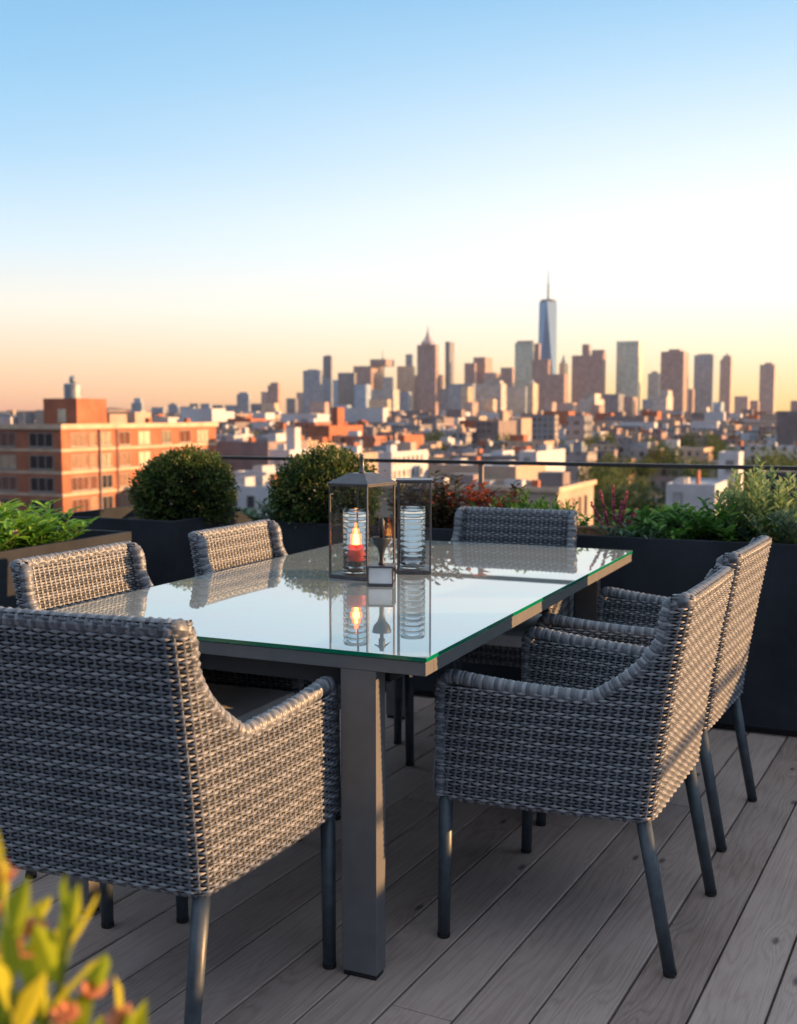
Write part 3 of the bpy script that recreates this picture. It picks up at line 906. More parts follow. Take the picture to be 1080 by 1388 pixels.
# small stand in front of the lanterns
sm = at_z(517, 795, ZTB)
ts = empty('tealight_stand', (sm.x, sm.y + 0.040, ZTB), -math.radians(6))
tag(ts, 'small dark metal box with pale panel and funnel cup in front of the two lanterns', 'candle holder')
mb = MB(); q = 0.0395
mb.box(-q, q, -q, q, 0, 0.008)
for (a, b) in ((-1, -1), (1, -1), (1, 1), (-1, 1)): mb.box(a * q - 0.004 * (a > 0) - 0.000 * (a < 0), a * q + 0.004 * (a < 0), b * q - 0.004 * (b > 0), b * q + 0.004 * (b < 0), 0.0082, 0.056)
mb.box(-q - .001, q + .001, -q - .001, q + .001, 0.0562, 0.062)
mb.build('box_frame', M['lantern'], ts)
mb = MB(); mb.box(-q + 0.005, q - 0.005, -q + 0.003, -q + 0.005, 0.009, 0.0555); mb.build('panel', M['whiteglass'], ts)
mb = MB(); mb.lathe([(0.010, 0.0623), (0.010, 0.066), (0.0075, 0.070), (0.008, 0.095), (0.013, 0.112), (0.026, 0.128), (0.029, 0.142), (0.030, 0.147), (0.027, 0.147), (0.022, 0.132), (0.005, 0.118)], 24)
mb.build('funnel_cup', M['under'], ts, smooth=True)
mb = MB(); mb.lathe([(0.006, 0.119), (0.006, 0.165), (0.010, 0.168), (0.010, 0.196), (0.007, 0.200), (0.007, 0.206)], 14)
mb.tube([(-0.024, 0, 0.186), (-0.010, 0, 0.192), (0.010, 0, 0.190), (0.026, 0, 0.178)], [0.001, 0.0035, 0.0035, 0.001], 6)
mb.build('ornament', M['under'], ts, smooth=True)

# ------------------------------------------------------------------ planters
def planter(lab, x0, x1, y0, y1, h=0.77, rim=0.022, z0=0.03):
    e = empty('planter', G((x0 + x1) / 2, (y0 + y1) / 2, 0), -PHI); tag(e, lab, 'planter')
    a, b = (x1 - x0) / 2, (y1 - y0) / 2
    mb = MB()
    V = []
    for (p, z) in ((0, z0), (0, h), (rim, h), (rim, h - 0.09)):
        V += [(-a + p, -b + p, z), (a - p, -b + p, z), (a - p, b - p, z), (-a + p, b - p, z)]
    f = [(3, 2, 1, 0)]
    for k in range(3):
        for j in range(4): f.append((4 * k + j, 4 * k + (j + 1) % 4, 4 * k + 4 + (j + 1) % 4, 4 * k + 4 + j))
    mb.add(V, f); mb.build('box', M['planter'], e, bevel=0.003)
    mb = MB(); mb.box(-a + 0.03, a - 0.03, -b + 0.03, b - 0.03, 0.0, z0 - 0.001); mb.build('plinth', M['cap'], e)
    mb = MB()
    nx, ny = max(2, int((x1 - x0) / 0.06)), max(2, int((y1 - y0) / 0.06))
    V = [(-a + rim + (2 * a - 2 * rim) * i / nx, -b + rim + (2 * b - 2 * rim) * j / ny, h - 0.075 + rng.uniform(0, 0.02)) for j in range(ny + 1) for i in range(nx + 1)]
    f = [(j * (nx + 1) + i, j * (nx + 1) + i + 1, (j + 1) * (nx + 1) + i + 1, (j + 1) * (nx + 1) + i) for j in range(ny) for i in range(nx)]
    mb.add(V, f); mb.build('soil', M['soil'], e)
    return e
planter('long anthracite planter box across the far end of the terrace', -1.86, 3.25, 2.385, 2.80)
planter('square anthracite planter box holding the clipped round shrub on the left', -2.92, -2.17, 2.15, 2.88, h=0.775)
planter('anthracite planter box at the left edge filled with green flowering plants', -2.70, -2.13, -1.2, 1.78, h=0.765)
planter('unseen anthracite planter added along the right side to shade the terrace', 3.30, 3.75, -1.5, 2.80, h=0.77)  # out of view, added to keep the low sun off the lower terrace
planter('anthracite planter beside the camera with yellow green leaves', -1.0, -0.25, -2.05, -1.45, h=0.64)

# ------------------------------------------------------------------ railing
rl = empty('railing', G(0, 3.0, 0), -PHI); tag(rl, 'dark metal railing along the far edge of the terrace', 'railing')
mb = MB(); mb.box(-2.6, 4.0, -0.018, 0.018, 1.030, 1.048); mb.build('top_rail', M['rail'], rl, bevel=0.002)
for z in (0.945,):
    mb = MB(); mb.tube([(0.60, 0, z), (4.0, 0, z)], 0.007, 8); mb.build('cross_bar', M['rail2'], rl, smooth=True)
for z in (0.72, 0.50, 0.28):
    mb = MB(); mb.tube([(-2.55, 0, z), (4.0, 0, z)], 0.003, 6); mb.build('cable', M['rail2'], rl, smooth=True)
for x in (-2.55, -0.95, 0.60, 2.15, 3.6):
    mb = MB(); mb.box(x - 0.010, x + 0.010, -0.012, 0.012, -0.03, 1.0295); mb.build('post', M['rail2'], rl)
rl2 = empty('railing', G(3.95, 0, 0), -PHI); tag(rl2, 'dark metal railing along the right edge of the terrace', 'railing')
mb = MB(); mb.box(-0.03, 0.03, -4.0, 2.95, 1.035, 1.055); mb.build('top_rail', M['rail'], rl2)
for y in (-3.5, -2, -0.5, 1.0, 2.5):
    mb = MB(); mb.box(-0.018, 0.018, y - 0.018, y + 0.018, -0.03, 1.0345); mb.build('post', M['rail2'], rl2)

# ------------------------------------------------------------------ plants
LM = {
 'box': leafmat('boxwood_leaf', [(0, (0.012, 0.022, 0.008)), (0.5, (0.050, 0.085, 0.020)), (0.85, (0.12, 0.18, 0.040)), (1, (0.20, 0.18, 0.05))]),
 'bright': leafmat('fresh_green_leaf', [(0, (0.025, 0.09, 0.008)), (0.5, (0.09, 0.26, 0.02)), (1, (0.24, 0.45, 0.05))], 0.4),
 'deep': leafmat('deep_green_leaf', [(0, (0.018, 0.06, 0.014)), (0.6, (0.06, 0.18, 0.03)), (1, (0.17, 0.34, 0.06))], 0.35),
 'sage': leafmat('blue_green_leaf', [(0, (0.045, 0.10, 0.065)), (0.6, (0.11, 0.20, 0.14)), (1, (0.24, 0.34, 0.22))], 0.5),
 'pale': leafmat('pale_lime_leaf', [(0, (0.10, 0.18, 0.07)), (0.6, (0.25, 0.36, 0.14)), (1, (0.48, 0.55, 0.24))], 0.5),
 'red': leafmat('red_leaf', [(0, (0.07, 0.012, 0.012)), (0.5, (0.22, 0.035, 0.02)), (1, (0.45, 0.10, 0.03))], 0.4),
 'maroon': leafmat('maroon_leaf', [(0, (0.03, 0.02, 0.012)), (0.5, (0.08, 0.035, 0.02)), (0.8, (0.06, 0.07, 0.02)), (1, (0.25, 0.06, 0.05))], 0.4),
 'heather': leafmat('heather_bloom', [(0, (0.22, 0.04, 0.08)), (0.5, (0.42, 0.10, 0.17)), (1, (0.60, 0.24, 0.30))], 0.6),
 'petal': leafmat('pink_petal', [(0, (0.55, 0.25, 0.22)), (1, (0.80, 0.55, 0.48))], 0.6),
 'near': leafmat('yellow_green_leaf', [(0, (0.10, 0.20, 0.015)), (0.5, (0.34, 0.42, 0.025)), (1, (0.62, 0.55, 0.04))], 0.4, 0.5),
 'bud': leafmat('orange_bud', [(0, (0.62, 0.24, 0.13)), (1, (0.85, 0.45, 0.30))], 0.5, 0.4),
 'tree': leafmat('street_tree_leaf', [(0, (0.03, 0.055, 0.016)), (0.6, (0.08, 0.125, 0.03)), (1, (0.18, 0.21, 0.05))], 0.6),
 'treey': leafmat('yellowing_tree_leaf', [(0, (0.06, 0.07, 0.015)), (0.6, (0.18, 0.18, 0.03)), (1, (0.32, 0.27, 0.05))], 0.6),
}
def unit(v): return v / (np.linalg.norm(v, axis=-1, keepdims=True) + 1e-9)
def leaves(P, D, Ln, Wd, seg=1, droop=0.0, rv=None, up=None):
    """many leaf blades: P base points, D directions; seg=1 -> folded rhombus, seg=2 -> lanceolate strip"""
    P = np.asarray(P); D = unit(np.asarray(D)); n = len(P)
    Ln = np.broadcast_to(Ln, n)[:, None]; Wd = np.broadcast_to(Wd, n)[:, None]
    R = rng.normal(size=(n, 3)) if up is None else np.asarray(up) + rng.normal(size=(n, 3)) * 0.25
    S = unit(np.cross(D, R)); N = np.cross(S, D)
    rv = rng.random(n) if rv is None else rv
    if seg == 1:
        a = P; t = P + D * Ln - np.array([0, 0, 1]) * droop * Ln
        m = P + D * Ln * 0.5
        l = m + S * Wd / 2 + N * Wd * 0.15; r = m - S * Wd / 2 + N * Wd * 0.15
        V = np.stack([a, l, t, r], 1).reshape(-1, 3)
        b = np.arange(n)[:, None] * 4
        F = np.concatenate([b + [0, 2, 1], b + [0, 3, 2]], 0).tolist()
        return V, F, np.repeat(rv, 4)
    g = np.array([0, 0, -1.0])
    def sp(t): return P + D * Ln * t + g * droop * Ln * t * t
    s0, s1, s2, s3 = sp(0), sp(0.33), sp(0.7), sp(1.0)
    h = Wd / 2
    V = np.stack([s0, s1 + S * h * 0.85 + N * h * .3, s1, s1 - S * h * 0.85 + N * h * .3, s2 + S * h * 0.8 + N * h * .3, s2, s2 - S * h * 0.8 + N * h * .3, s3], 1).reshape(-1, 3)
    b = np.arange(n)[:, None] * 8
    T = np.concatenate([b + [0, 2, 1], b + [0, 3, 2], b + [4, 5, 7], b + [5, 6, 7]], 0).tolist()
    Q = np.concatenate([b + [1, 2, 5, 4], b + [2, 3, 6, 5]], 0).tolist()
    return V, T + Q, np.repeat(rv, 8)
def addleaves(mb, *a, **k):
    V, F, r = leaves(*a, **k)
    mb.add(V, F, 0, r)

def boxball(lab, base, c, R, n=9000, sq=1.0, name='round_shrub', cat='shrub'):
    e = empty(name, base); tag(e, lab, cat)
    base = np.array(base); c = np.array(c) - base
    d = unit(rng.normal(size=(n, 3)))
    lump = 1 + 0.04 * np.sin(d[:, 0] * 3.1 + c[0] * 9 + R * 50) + 0.03 * np.sin(d[:, 1] * 4 + d[:, 2] * 3.3 + R * 90) + 0.05 * np.sin(d[:, 0] * 7 + 1) * np.sin(d[:, 1] * 6 + 2) * np.sin(d[:, 2] * 8) + 0.04 * np.sin(d[:, 0] * 19) * np.sin(d[:, 2] * 17 + d[:, 1] * 15)
    rad = R * lump * (1 - 0.16 * rng.random(n) ** 2 + 0.045 * rng.normal(size=n) + 0.09 * (rng.random(n) > 0.975))
    P = c + d * rad[:, None] * np.array([1, 1, 0.92 * sq])
    D = d + rng.normal(size=(n, 3)) * 0.55 + np.array([0, 0, 0.25])
    mb = MB()
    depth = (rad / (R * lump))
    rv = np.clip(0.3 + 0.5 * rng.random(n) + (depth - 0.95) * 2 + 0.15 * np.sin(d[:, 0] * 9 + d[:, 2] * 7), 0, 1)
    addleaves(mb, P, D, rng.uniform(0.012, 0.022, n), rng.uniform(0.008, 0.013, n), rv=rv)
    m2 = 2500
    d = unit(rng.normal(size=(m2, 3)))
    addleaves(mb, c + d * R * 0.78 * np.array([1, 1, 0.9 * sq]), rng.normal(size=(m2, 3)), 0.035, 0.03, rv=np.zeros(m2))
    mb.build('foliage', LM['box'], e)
    mb = MB()
    mb.tube([(0, 0, -0.02), (0.004, 0.003, 0.06), tuple(c)], [0.012, 0.010, 0.006], 8)
    for k in range(26):
        d = unit(rng.normal(size=3)); d[2] = abs(d[2])
        mb.tube([tuple(c * 0.5), tuple(c + d * R * 0.4), tuple(c + d * R * 0.85)], [0.005, 0.003, 0.0015], 5)
    mb.build('stem', M['bark'], e)
    return e
def plz(x, y): return (*G(x, y)[:2], 0.70)
def gx_of(px, y=2.58):
    r = (px - 540) / 1512.0
    return (r * (O[1] + y * CX) - O[0] - y * SX) / (CX + r * SX)
b1 = G(gx_of(249, 2.50), 2.50)
boxball('clipped round boxwood shrub in the square planter', (b1.x, b1.y, 0.70), (b1.x, b1.y, 0.885), 0.243, n=11000, sq=0.93)
k_ = G(gx_of(440, 2.62), 2.62)
boxball('wide dark boxwood shrub in the long planter behind the lantern', (k_.x, k_.y, 0.70), (k_.x, k_.y, 0.875), 0.265, n=12000, sq=0.90)

def tuft(name, lab, cat, base, nst, hgt, spread, lm, leaf, wleaf, per, lean=0.35, droop=0.25, seg=2, flower=None, group=None, upb=0.4, topup=False, both=False):
    """a clump of leafy stems"""
    e = empty(name, base); tag(e, lab, cat, group)
    ml, ms, mf = MB(), MB(), MB()
    P, D, rv = [], [], []
    for i in range(nst):
        a = rng.uniform(0, 2 * PI); rr = spread * math.sqrt(rng.random())
        b = np.array([rr * 0.6 * math.cos(a), rr * 0.6 * math.sin(a), -0.01])
        h = hgt * rng.uniform(0.6, 1.0) * (1 - 0.35 * (rr / spread) ** 2)
        t = b + np.array([math.cos(a) * rr * (0.4 + lean), math.sin(a) * rr * (0.4 + lean), h])
        m_ = (b + t) / 2 + np.array([*(rng.normal(size=2) * 0.012), 0.01])
        pts = spline([b, m_, t], 5)
        ms.tube([tuple(p) for p in pts], np.linspace(0.0032, 0.0014, len(pts)), 5)
        for k in range(per):
            tt = 0.15 + 0.85 * (k + rng.random() * 0.6) / per
            j = min(len(pts) - 1, tt * (len(pts) - 1))
            p = pts[int(j)] * (1 - (j % 1)) + pts[min(len(pts) - 1, int(j) + 1)] * (j % 1)
            an = k * 2.4 + rng.random()
            d = np.array([math.cos(an), math.sin(an), upb + (0.7 * tt if topup else 0.3 * tt) + rng.normal() * 0.2])
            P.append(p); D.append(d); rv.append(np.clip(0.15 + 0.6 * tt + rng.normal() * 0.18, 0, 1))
        if flower and rng.random() < flower:
            m0 = 16
            dd_ = unit(rng.normal(size=(m0, 3)) + np.array([0, 0, 0.5]))
            addleaves(mf, np.repeat(t[None] + [[0, 0, 0.01]], m0, 0), dd_, 0.016, 0.014, seg=1)
    n = len(P)
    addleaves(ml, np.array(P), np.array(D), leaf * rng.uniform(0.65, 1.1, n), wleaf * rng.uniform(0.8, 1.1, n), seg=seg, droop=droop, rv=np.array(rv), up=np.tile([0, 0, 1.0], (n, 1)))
    ml.build('foliage', LM[lm], e)
    ms.build('stem', M['stem'], e)
    if mf.v: mf.build('blossom', LM['petal'], e)
    return e

# left planter: bright green leaves with pink blossoms
lefts = [(-2.36, 1.40), (-2.42, 1.18), (-2.33, 0.98), (-2.45, 0.78), (-2.34, 0.58), (-2.54, 1.22)]
labs = ['bright green lance-leaved plant at the far end of the left planter', 'bright green bushy plant second from the far end of the left planter',
        'green plant with pink blossoms above the rim of the left planter', 'green plant with pale flowers at the left edge of the photo',
        'low green plant leaning over the left planter rim at the photo edge', 'taller green plant behind the others in the left planter']
for i, ((x, y), lb) in enumerate(zip(lefts, labs)):
    tuft('leafy_plant', lb, 'plant', plz(x, y), 42, 0.24 + 0.02 * (i % 3), 0.16, 'bright', 0.085, 0.024, 14, lean=0.6, droop=0.22, flower=(0.5 if i in (2, 3) else None), group='green plants in the left planter')

# long planter, left to right (photo x -> grid x at the planter's depth)
def gx_of(px, y=2.58):
    r = (px - 540) / 1512.0
    # solve O + x*(CX,-SX) + y*(SX,CX)
    return (r * (O[1] + y * CX) - O[0] - y * SX) / (CX + r * SX)
def pl(px, y=2.58): return plz(gx_of(px, y), y)
tuft('sage_plant', 'blue green sage-like plant at the left end of the long planter', 'plant', pl(388, 2.56), 44, 0.21, 0.16, 'sage', 0.055, 0.018, 16, lean=0.5, droop=0.1)
tuft('sage_plant', 'green narrow-leaved plant just left of the lantern', 'plant', pl(428, 2.54), 30, 0.20, 0.12, 'deep', 0.05, 0.016, 16, lean=0.5, droop=0.1)
tuft('tall_red_plant', 'tall dark maroon foliage plant right of the lanterns', 'plant', pl(598, 2.60), 34, 0.36, 0.12, 'maroon', 0.045, 0.024, 24, lean=0.3, droop=0.2, upb=0.3)
tuft('tall_red_plant', 'dark maroon plant seen through the flat-lidded lantern', 'plant', pl(560, 2.62), 26, 0.32, 0.11, 'maroon', 0.045, 0.024, 20, lean=0.3, droop=0.2, upb=0.3)
tuft('red_leaved_plant', 'orange red leaved plant behind the far chair, left part', 'plant', pl(645, 2.66), 34, 0.31, 0.14, 'red', 0.060, 0.030, 14, lean=0.5, droop=0.2)
tuft('red_leaved_plant', 'small dark red leaved plant above the middle of the far chair', 'plant', pl(678, 2.70), 24, 0.32, 0.11, 'maroon', 0.05, 0.024, 14, lean=0.5, droop=0.2)
tuft('low_green_shrub', 'dense low green shrub behind the right half of the far chair', 'shrub', pl(700, 2.60), 64, 0.25, 0.17, 'deep', 0.030, 0.013, 26, lean=0.6, droop=0.0, upb=0.8)
tuft('low_green_shrub', 'small dense green shrub above the right corner of the far chair', 'shrub', pl(736, 2.62), 50, 0.24, 0.14, 'deep', 0.030, 0.013, 24, lean=0.6, droop=0.0, upb=0.8)
tuft('leafy_plant', 'small light green plant left of the purple heather', 'plant', pl(800, 2.60), 26, 0.16, 0.12, 'bright', 0.05, 0.018, 12, lean=0.6)
tuft('leafy_plant', 'glossy green bushy plant right of the purple heather', 'plant', pl(905, 2.64), 44, 0.215, 0.18, 'deep', 0.066, 0.026, 16, lean=0.5, droop=0.1)
tuft('leafy_plant', 'low dull green plant in front of the glossy bush', 'plant', pl(868, 2.57), 34, 0.16, 0.15, 'sage', 0.048, 0.014, 16, lean=0.6, droop=0.1)
tuft('leafy_plant', 'dark green bush left of the tall pale shrub', 'plant', pl(975, 2.65), 44, 0.24, 0.17, 'deep', 0.066, 0.026, 16, lean=0.5, droop=0.1)
tuft('leafy_plant', 'low bright green plant under the dark bush', 'plant', pl(945, 2.57), 28, 0.15, 0.14, 'bright', 0.045, 0.017, 12, lean=0.6)
tuft('pale_shrub', 'tall pale lime shrub rising highest at the right of the long planter', 'shrub', pl(1035, 2.62), 40, 0.44, 0.14, 'pale', 0.045, 0.016, 34, lean=0.35, droop=0.0, upb=0.6)
tuft('pale_shrub', 'spreading pale sage shrub at the right edge of the photo', 'shrub', pl(1075, 2.60), 40, 0.27, 0.18, 'sage', 0.045, 0.014, 24, lean=0.5, droop=0.0, upb=0.5)
tuft('leafy_plant', 'light green plant just beyond the right edge', 'plant', pl(1120, 2.56), 22, 0.22, 0.15, 'bright', 0.05, 0.018, 14, lean=0.5, droop=0.1)
# purple heather
hb = pl(835, 2.56)
e = empty('heather', hb); tag(e, 'purple heather with upright blossom spikes in the long planter', 'plant')
mf, ms, ml = MB(), MB(), MB()
for (dx, h, lean) in ((-0.075, 0.20, -0.06), (-0.045, 0.25, -0.035), (-0.01, 0.27, -0.01), (0.02, 0.20, 0.01), (0.035, 0.25, 0.02), (0.06, 0.17, 0.05), (0.085, 0.15, 0.06), (0.0, 0.18, 0.03), (-0.03, 0.15, -0.03)):
    yy = rng.uniform(-0.04, 0.04)
    pts = spline([(dx * 0.4, yy, 0), (dx * 0.8, yy, h * 0.5), (dx + lean * 0.6, yy, h)], 6)
    ms.tube([tuple(p) for p in pts], 0.002, 5)
    for k in range(170):
        t = rng.uniform(0.3, 1.0); j = t * (len(pts) - 1); p = pts[int(j)] * (1 - j % 1) + pts[min(len(pts) - 1, int(j) + 1)] * (j % 1)
        d = unit(rng.normal(size=3) + [0, 0, 0.4])
        addleaves(mf, [p], [d], 0.013 * (1.25 - 0.5 * t), 0.009)
mf.build('blossom', LM['heather'], e); ms.build('stem', M['bark'], e)
# low timber trough edge in the planter
tr = empty('wooden_trough', pl(803, 2.50), -PHI + 0.35); tag(tr, 'small raw wood trough edge in the planter right of the far chair', 'trough')
mb = MB()
for k in range(6): mb.box(-0.085 + 0.028 * k, -0.085 + 0.026 + 0.028 * k, -0.012, 0, -0.03, 0.088)
mb.build('board', M['terracotta'], tr)
mb = MB(); mb.box(-0.09, 0.09, -0.016, 0.004, 0.0885, 0.098); mb.build('rim', M['terracotta'], tr)

# side planter (right of the frame): unseen hedge added to shade the low sun
for i in range(9):
    y = -1.1 + i * 0.44
    tuft('shade_hedge_plant', 'unseen green hedge plant added for shade in the right side planter', 'plant', plz(3.52, y), 20, 0.06, 0.16, 'deep', 0.07, 0.028, 12, lean=0.7, group='added shading plants in the right side planter')

# foreground plant, close to the lens
fp = G(-0.40, -1.62)
e = empty('foreground_plant', (-0.24, 0.72, 0.56)); tag(e, 'out of focus yellow green plant with orange buds in the bottom left corner', 'plant')
ml, ms, mf = MB(), MB(), MB()
def fpt(px, py, d):
    dx, dy, dz = ray(px - 4, py + 8); k = d / dy
    return np.array([dx * k + 0.24, d - 0.72, H + dz * k - 0.56])
stems = [((40, 1500), (85, 1330), (100, 1250), 0.72), ((20, 1560), (15, 1350), (5, 1175), 0.70), ((70, 1560), (70, 1400), (62, 1285), 0.74), ((100, 1600), (112, 1440), (128, 1345), 0.76), ((0, 1600), (-10, 1400), (35, 1265), 0.78), ((140, 1600), (150, 1480), (165, 1395), 0.70), ((60, 1600), (30, 1450), (20, 1330), 0.68), ((-20, 1600), (-20, 1350), (-15, 1230), 0.8)]
for (a, b, c, d) in stems:
    A, B, Cc = fpt(*a, d), fpt(*b, d), fpt(*c, d)
    base = np.array([A[0] * 0.5, A[1] * 0.5, 0.0])
    pts = spline([base, A, B, Cc], 6)
    ms.tube([tuple(p) for p in pts], np.linspace(0.003, 0.0022, len(pts)), 6)
    up_ = unit(Cc - B)
    for k in range(7):
        t = 1.0 - k * 0.10
        j = t * (len(pts) - 1); p = pts[min(len(pts) - 1, int(j))]
        an = k * 2.2 + d * 40
        dr = up_ * 0.95 + np.array([math.cos(an), math.sin(an) * 0.8, 0]) * (0.25 + 0.09 * k)
        addleaves(ml, [p], [dr], 0.042 + 0.006 * min(k, 3), 0.017 + 0.002 * min(k, 4), seg=2, droop=0.05)
for (px, py, d) in ((42, 1262, 0.72), (18, 1290, 0.70), (128, 1345, 0.76), (90, 1380, 0.72), (4, 1190, 0.70), (170, 1385, 0.70), (-6, 1238, 0.78)):
    p = fpt(px, py, d)
    dv = unit(rng.normal(size=(10, 3)) * 0.6 + np.array([0, 0, 1]))
    mf = MB(); addleaves(mf, np.repeat(p[None], 10, 0), dv, 0.016, 0.010, seg=2); mf.build('bud', LM['bud'], e)
ml.build('foliage', LM['near'], e); ms.build('stem', M['stem'], e)

# ------------------------------------------------------------------ the city
KH = 1522.0
def zpx(y, d):
    u = 694.0 - y
    return H + d * (-FPX * math.sin(PITCH) + u * math.cos(PITCH)) / (FPX * math.cos(PITCH) + u * math.sin(PITCH))
def foot(x0, xf, x1, d):
    r0, rf, r1 = (x0 - 540) / KH, (xf - 540) / KH, (x1 - 540) / KH
    a = d * (rf - r0) / (CX + SX * r0)
    den = SX - CX * r1
    b = d * (r1 - rf) / den if x1 > xf else a * 0.8
    return (rf * d, d), a, max(0.3 * a, min(abs(b), 2.2 * a + 12))
FM = {
 'brown': facade('brown_masonry_tower', (0.56, 0.385, 0.34), (0.03, 0.03, 0.04), 5.0, 7.0, wz=0.42, coat=0.5),
 'mauve': facade('mauve_stone_tower', (0.64, 0.48, 0.42), (0.10, 0.09, 0.10), 5.0, 7.0, wz=0.42, coat=0.5),
 'dark': facade('dark_glass_tower', (0.33, 0.33, 0.36), (0.02, 0.025, 0.035), 5.0, 6.0, wz=0.42, coat=0.55),
 'slate': facade('slate_blue_tower', (0.42, 0.48, 0.55), (0.03, 0.045, 0.06), 5.0, 6.0, wz=0.42, coat=0.55),
 'green': facade('pale_green_glass_tower', (0.74, 0.78, 0.64), (0.13, 0.15, 0.13), 5.0, 6.0, wz=0.42, coat=0.55),
 'tan': facade('tan_stone_tower', (0.85, 0.66, 0.48), (0.07, 0.06, 0.06), 5.0, 6.0, wz=0.42, coat=0.5),
 'pale': facade('pale_stone_block', (0.56, 0.51, 0.47), (0.10, 0.10, 0.11), 5.0, 8.0),
 'blue': facade('light_blue_glass', (0.45, 0.58, 0.72), (0.10, 0.15, 0.2), 5.0, 6.0, wz=0.42, coat=0.55),
 'hb': facade('house_brick', (0.32, 0.13, 0.085), (0.03, 0.035, 0.04), 3.3, 2.8, 0.5, 0.4),
 'ht': facade('house_tan', (0.46, 0.33, 0.23), (0.04, 0.04, 0.05), 3.3, 2.6, 0.5, 0.4),
 'hg': facade('house_grey', (0.26, 0.24, 0.245), (0.03, 0.035, 0.04), 3.3, 3.2, 0.5, 0.45),
 'hw': facade('house_white', (0.48, 0.47, 0.48), (0.05, 0.055, 0.06), 3.3, 3.0, 0.5, 0.4),
 'hm': facade('house_mauve', (0.30, 0.20, 0.18), (0.03, 0.035, 0.04), 3.3, 2.7, 0.5, 0.4),
}
def wtc_mat():
    m, nt, p = mat('blue_curtain_wall')
    p.inputs['Base Color'].default_value = (0.17, 0.29, 0.45, 1); p.inputs['Metallic'].default_value = 0.55; p.inputs['Roughness'].default_value = 0.22
    return m
FM['wtc'] = wtc_mat()

def block(mb, x0, x1, y0, y1, z0, z1, par=0.0):
    """box whose roof is the second material; optional parapet"""
    if par <= 0:
        mb.box(x0, x1, y0, y1, z0, z1, 0, 0, top=1); return
    t = min(0.35, (x1 - x0) * 0.08)
    V, P = [], ((0, z0), (0, z1 + par), (t, z1 + par), (t, z1))
    for (p, z) in P: V += [(x0 + p, y0 + p, z), (x1 - p, y0 + p, z), (x1 - p, y1 - p, z), (x0 + p, y1 - p, z)]
    f = [(3, 2, 1, 0)]; m = [0]
    for k in range(3):
        for j in range(4): f.append((4 * k + j, 4 * k + (j + 1) % 4, 4 * k + 4 + (j + 1) % 4, 4 * k + 4 + j))
    mb.add(V, f, 0)
    mb.add(V[12:16], [(0, 1, 2, 3)], 1)

def cbuild(name, lab, cat, x0, xf, x1, yt, d, m, roof=None, group=None, par=0.0, tiers=(), b=None):
    (cx, cy), a, bb = foot(x0, xf, x1, d)
    if b: bb = b
    z1 = zpx(yt, d)
    mb = MB(); block(mb, -a, 0, 0, bb, ZG, z1, par)
    o = mb.build(name, [m, roof or M['roofdark']], loc=(cx, cy, 0), rz=-PHI)
    tag(o, lab, cat, group)
    for t in tiers:
        nm, tx0, txf, tyt = t[:4]
        mm = t[4] if len(t) > 4 else m
        # tier sits on the roof, set back
        fx0 = -a + a * (tx0 - x0) / max(1e-3, (xf - x0)); fx1 = -a + a * (txf - x0) / max(1e-3, (xf - x0))
        mb = MB(); dep = t[5] if len(t) > 5 else 0.2
        zb_ = z1 + 0.003
        zt_ = zpx(tyt, d + bb * dep)
        if nm == 'mast':
            xm = (fx0 + fx1) / 2; r = abs(fx1 - fx0) / 2
            mb.tube([(xm, bb * .5, zb_), (xm, bb * .5, zb_ + (zt_ - zb_) * .3), (xm, bb * .5, zt_)], [r, r * .5, r * .15], 8)
        elif nm == 'spire':
            xm = (fx0 + fx1) / 2; r = abs(fx1 - fx0) / 2
            mb.lathe([(r * 1.15, zb_), (r * .95, zb_ + (zt_ - zb_) * .16), (r * .55, zb_ + (zt_ - zb_) * .30), (r * .26, zb_ + (zt_ - zb_) * .50), (r * .10, zb_ + (zt_ - zb_) * .72), (r * .03, zt_)], 4, c=(xm, bb * .5, 0))
        elif nm == 'water_tank':
            xm = (fx0 + fx1) / 2; r = abs(fx1 - fx0) / 2
            mb.lathe([(r, zb_ + (zt_ - zb_) * .3), (r, zb_ + (zt_ - zb_) * .8), (0.05, zt_)], 14, c=(xm, bb * dep + r, 0))
            for q_ in (0, 1, 2, 3): mb.box(xm + r * .6 * math.cos(q_ * PI / 2 + .7) - .1, xm + r * .6 * math.cos(q_ * PI / 2 + .7) + .1, bb * dep + r + r * .6 * math.sin(q_ * PI / 2 + .7) - .1, bb * dep + r + r * .6 * math.sin(q_ * PI / 2 + .7) + .1, zb_, zb_ + (zt_ - zb_) * .299)
        elif nm == 'pyramid_roof':
            xm = (fx0 + fx1) / 2; r = abs(fx1 - fx0) / 2 * 1.414
            mb.lathe([(r, zb_), (r * .05, zt_)], 4, c=(xm, bb * .5, 0))
        else:
            block(mb, fx0, fx1, bb * dep, bb * (1 - min(dep, .15)), zb_, zt_)
        mb.build(nm, [mm, M['roofdark']], o)
    return o
B, MV, DK, SL, GR, TN, PA, BL = (FM[k] for k in ('brown', 'mauve', 'dark', 'slate', 'green', 'tan', 'pale', 'blue'))
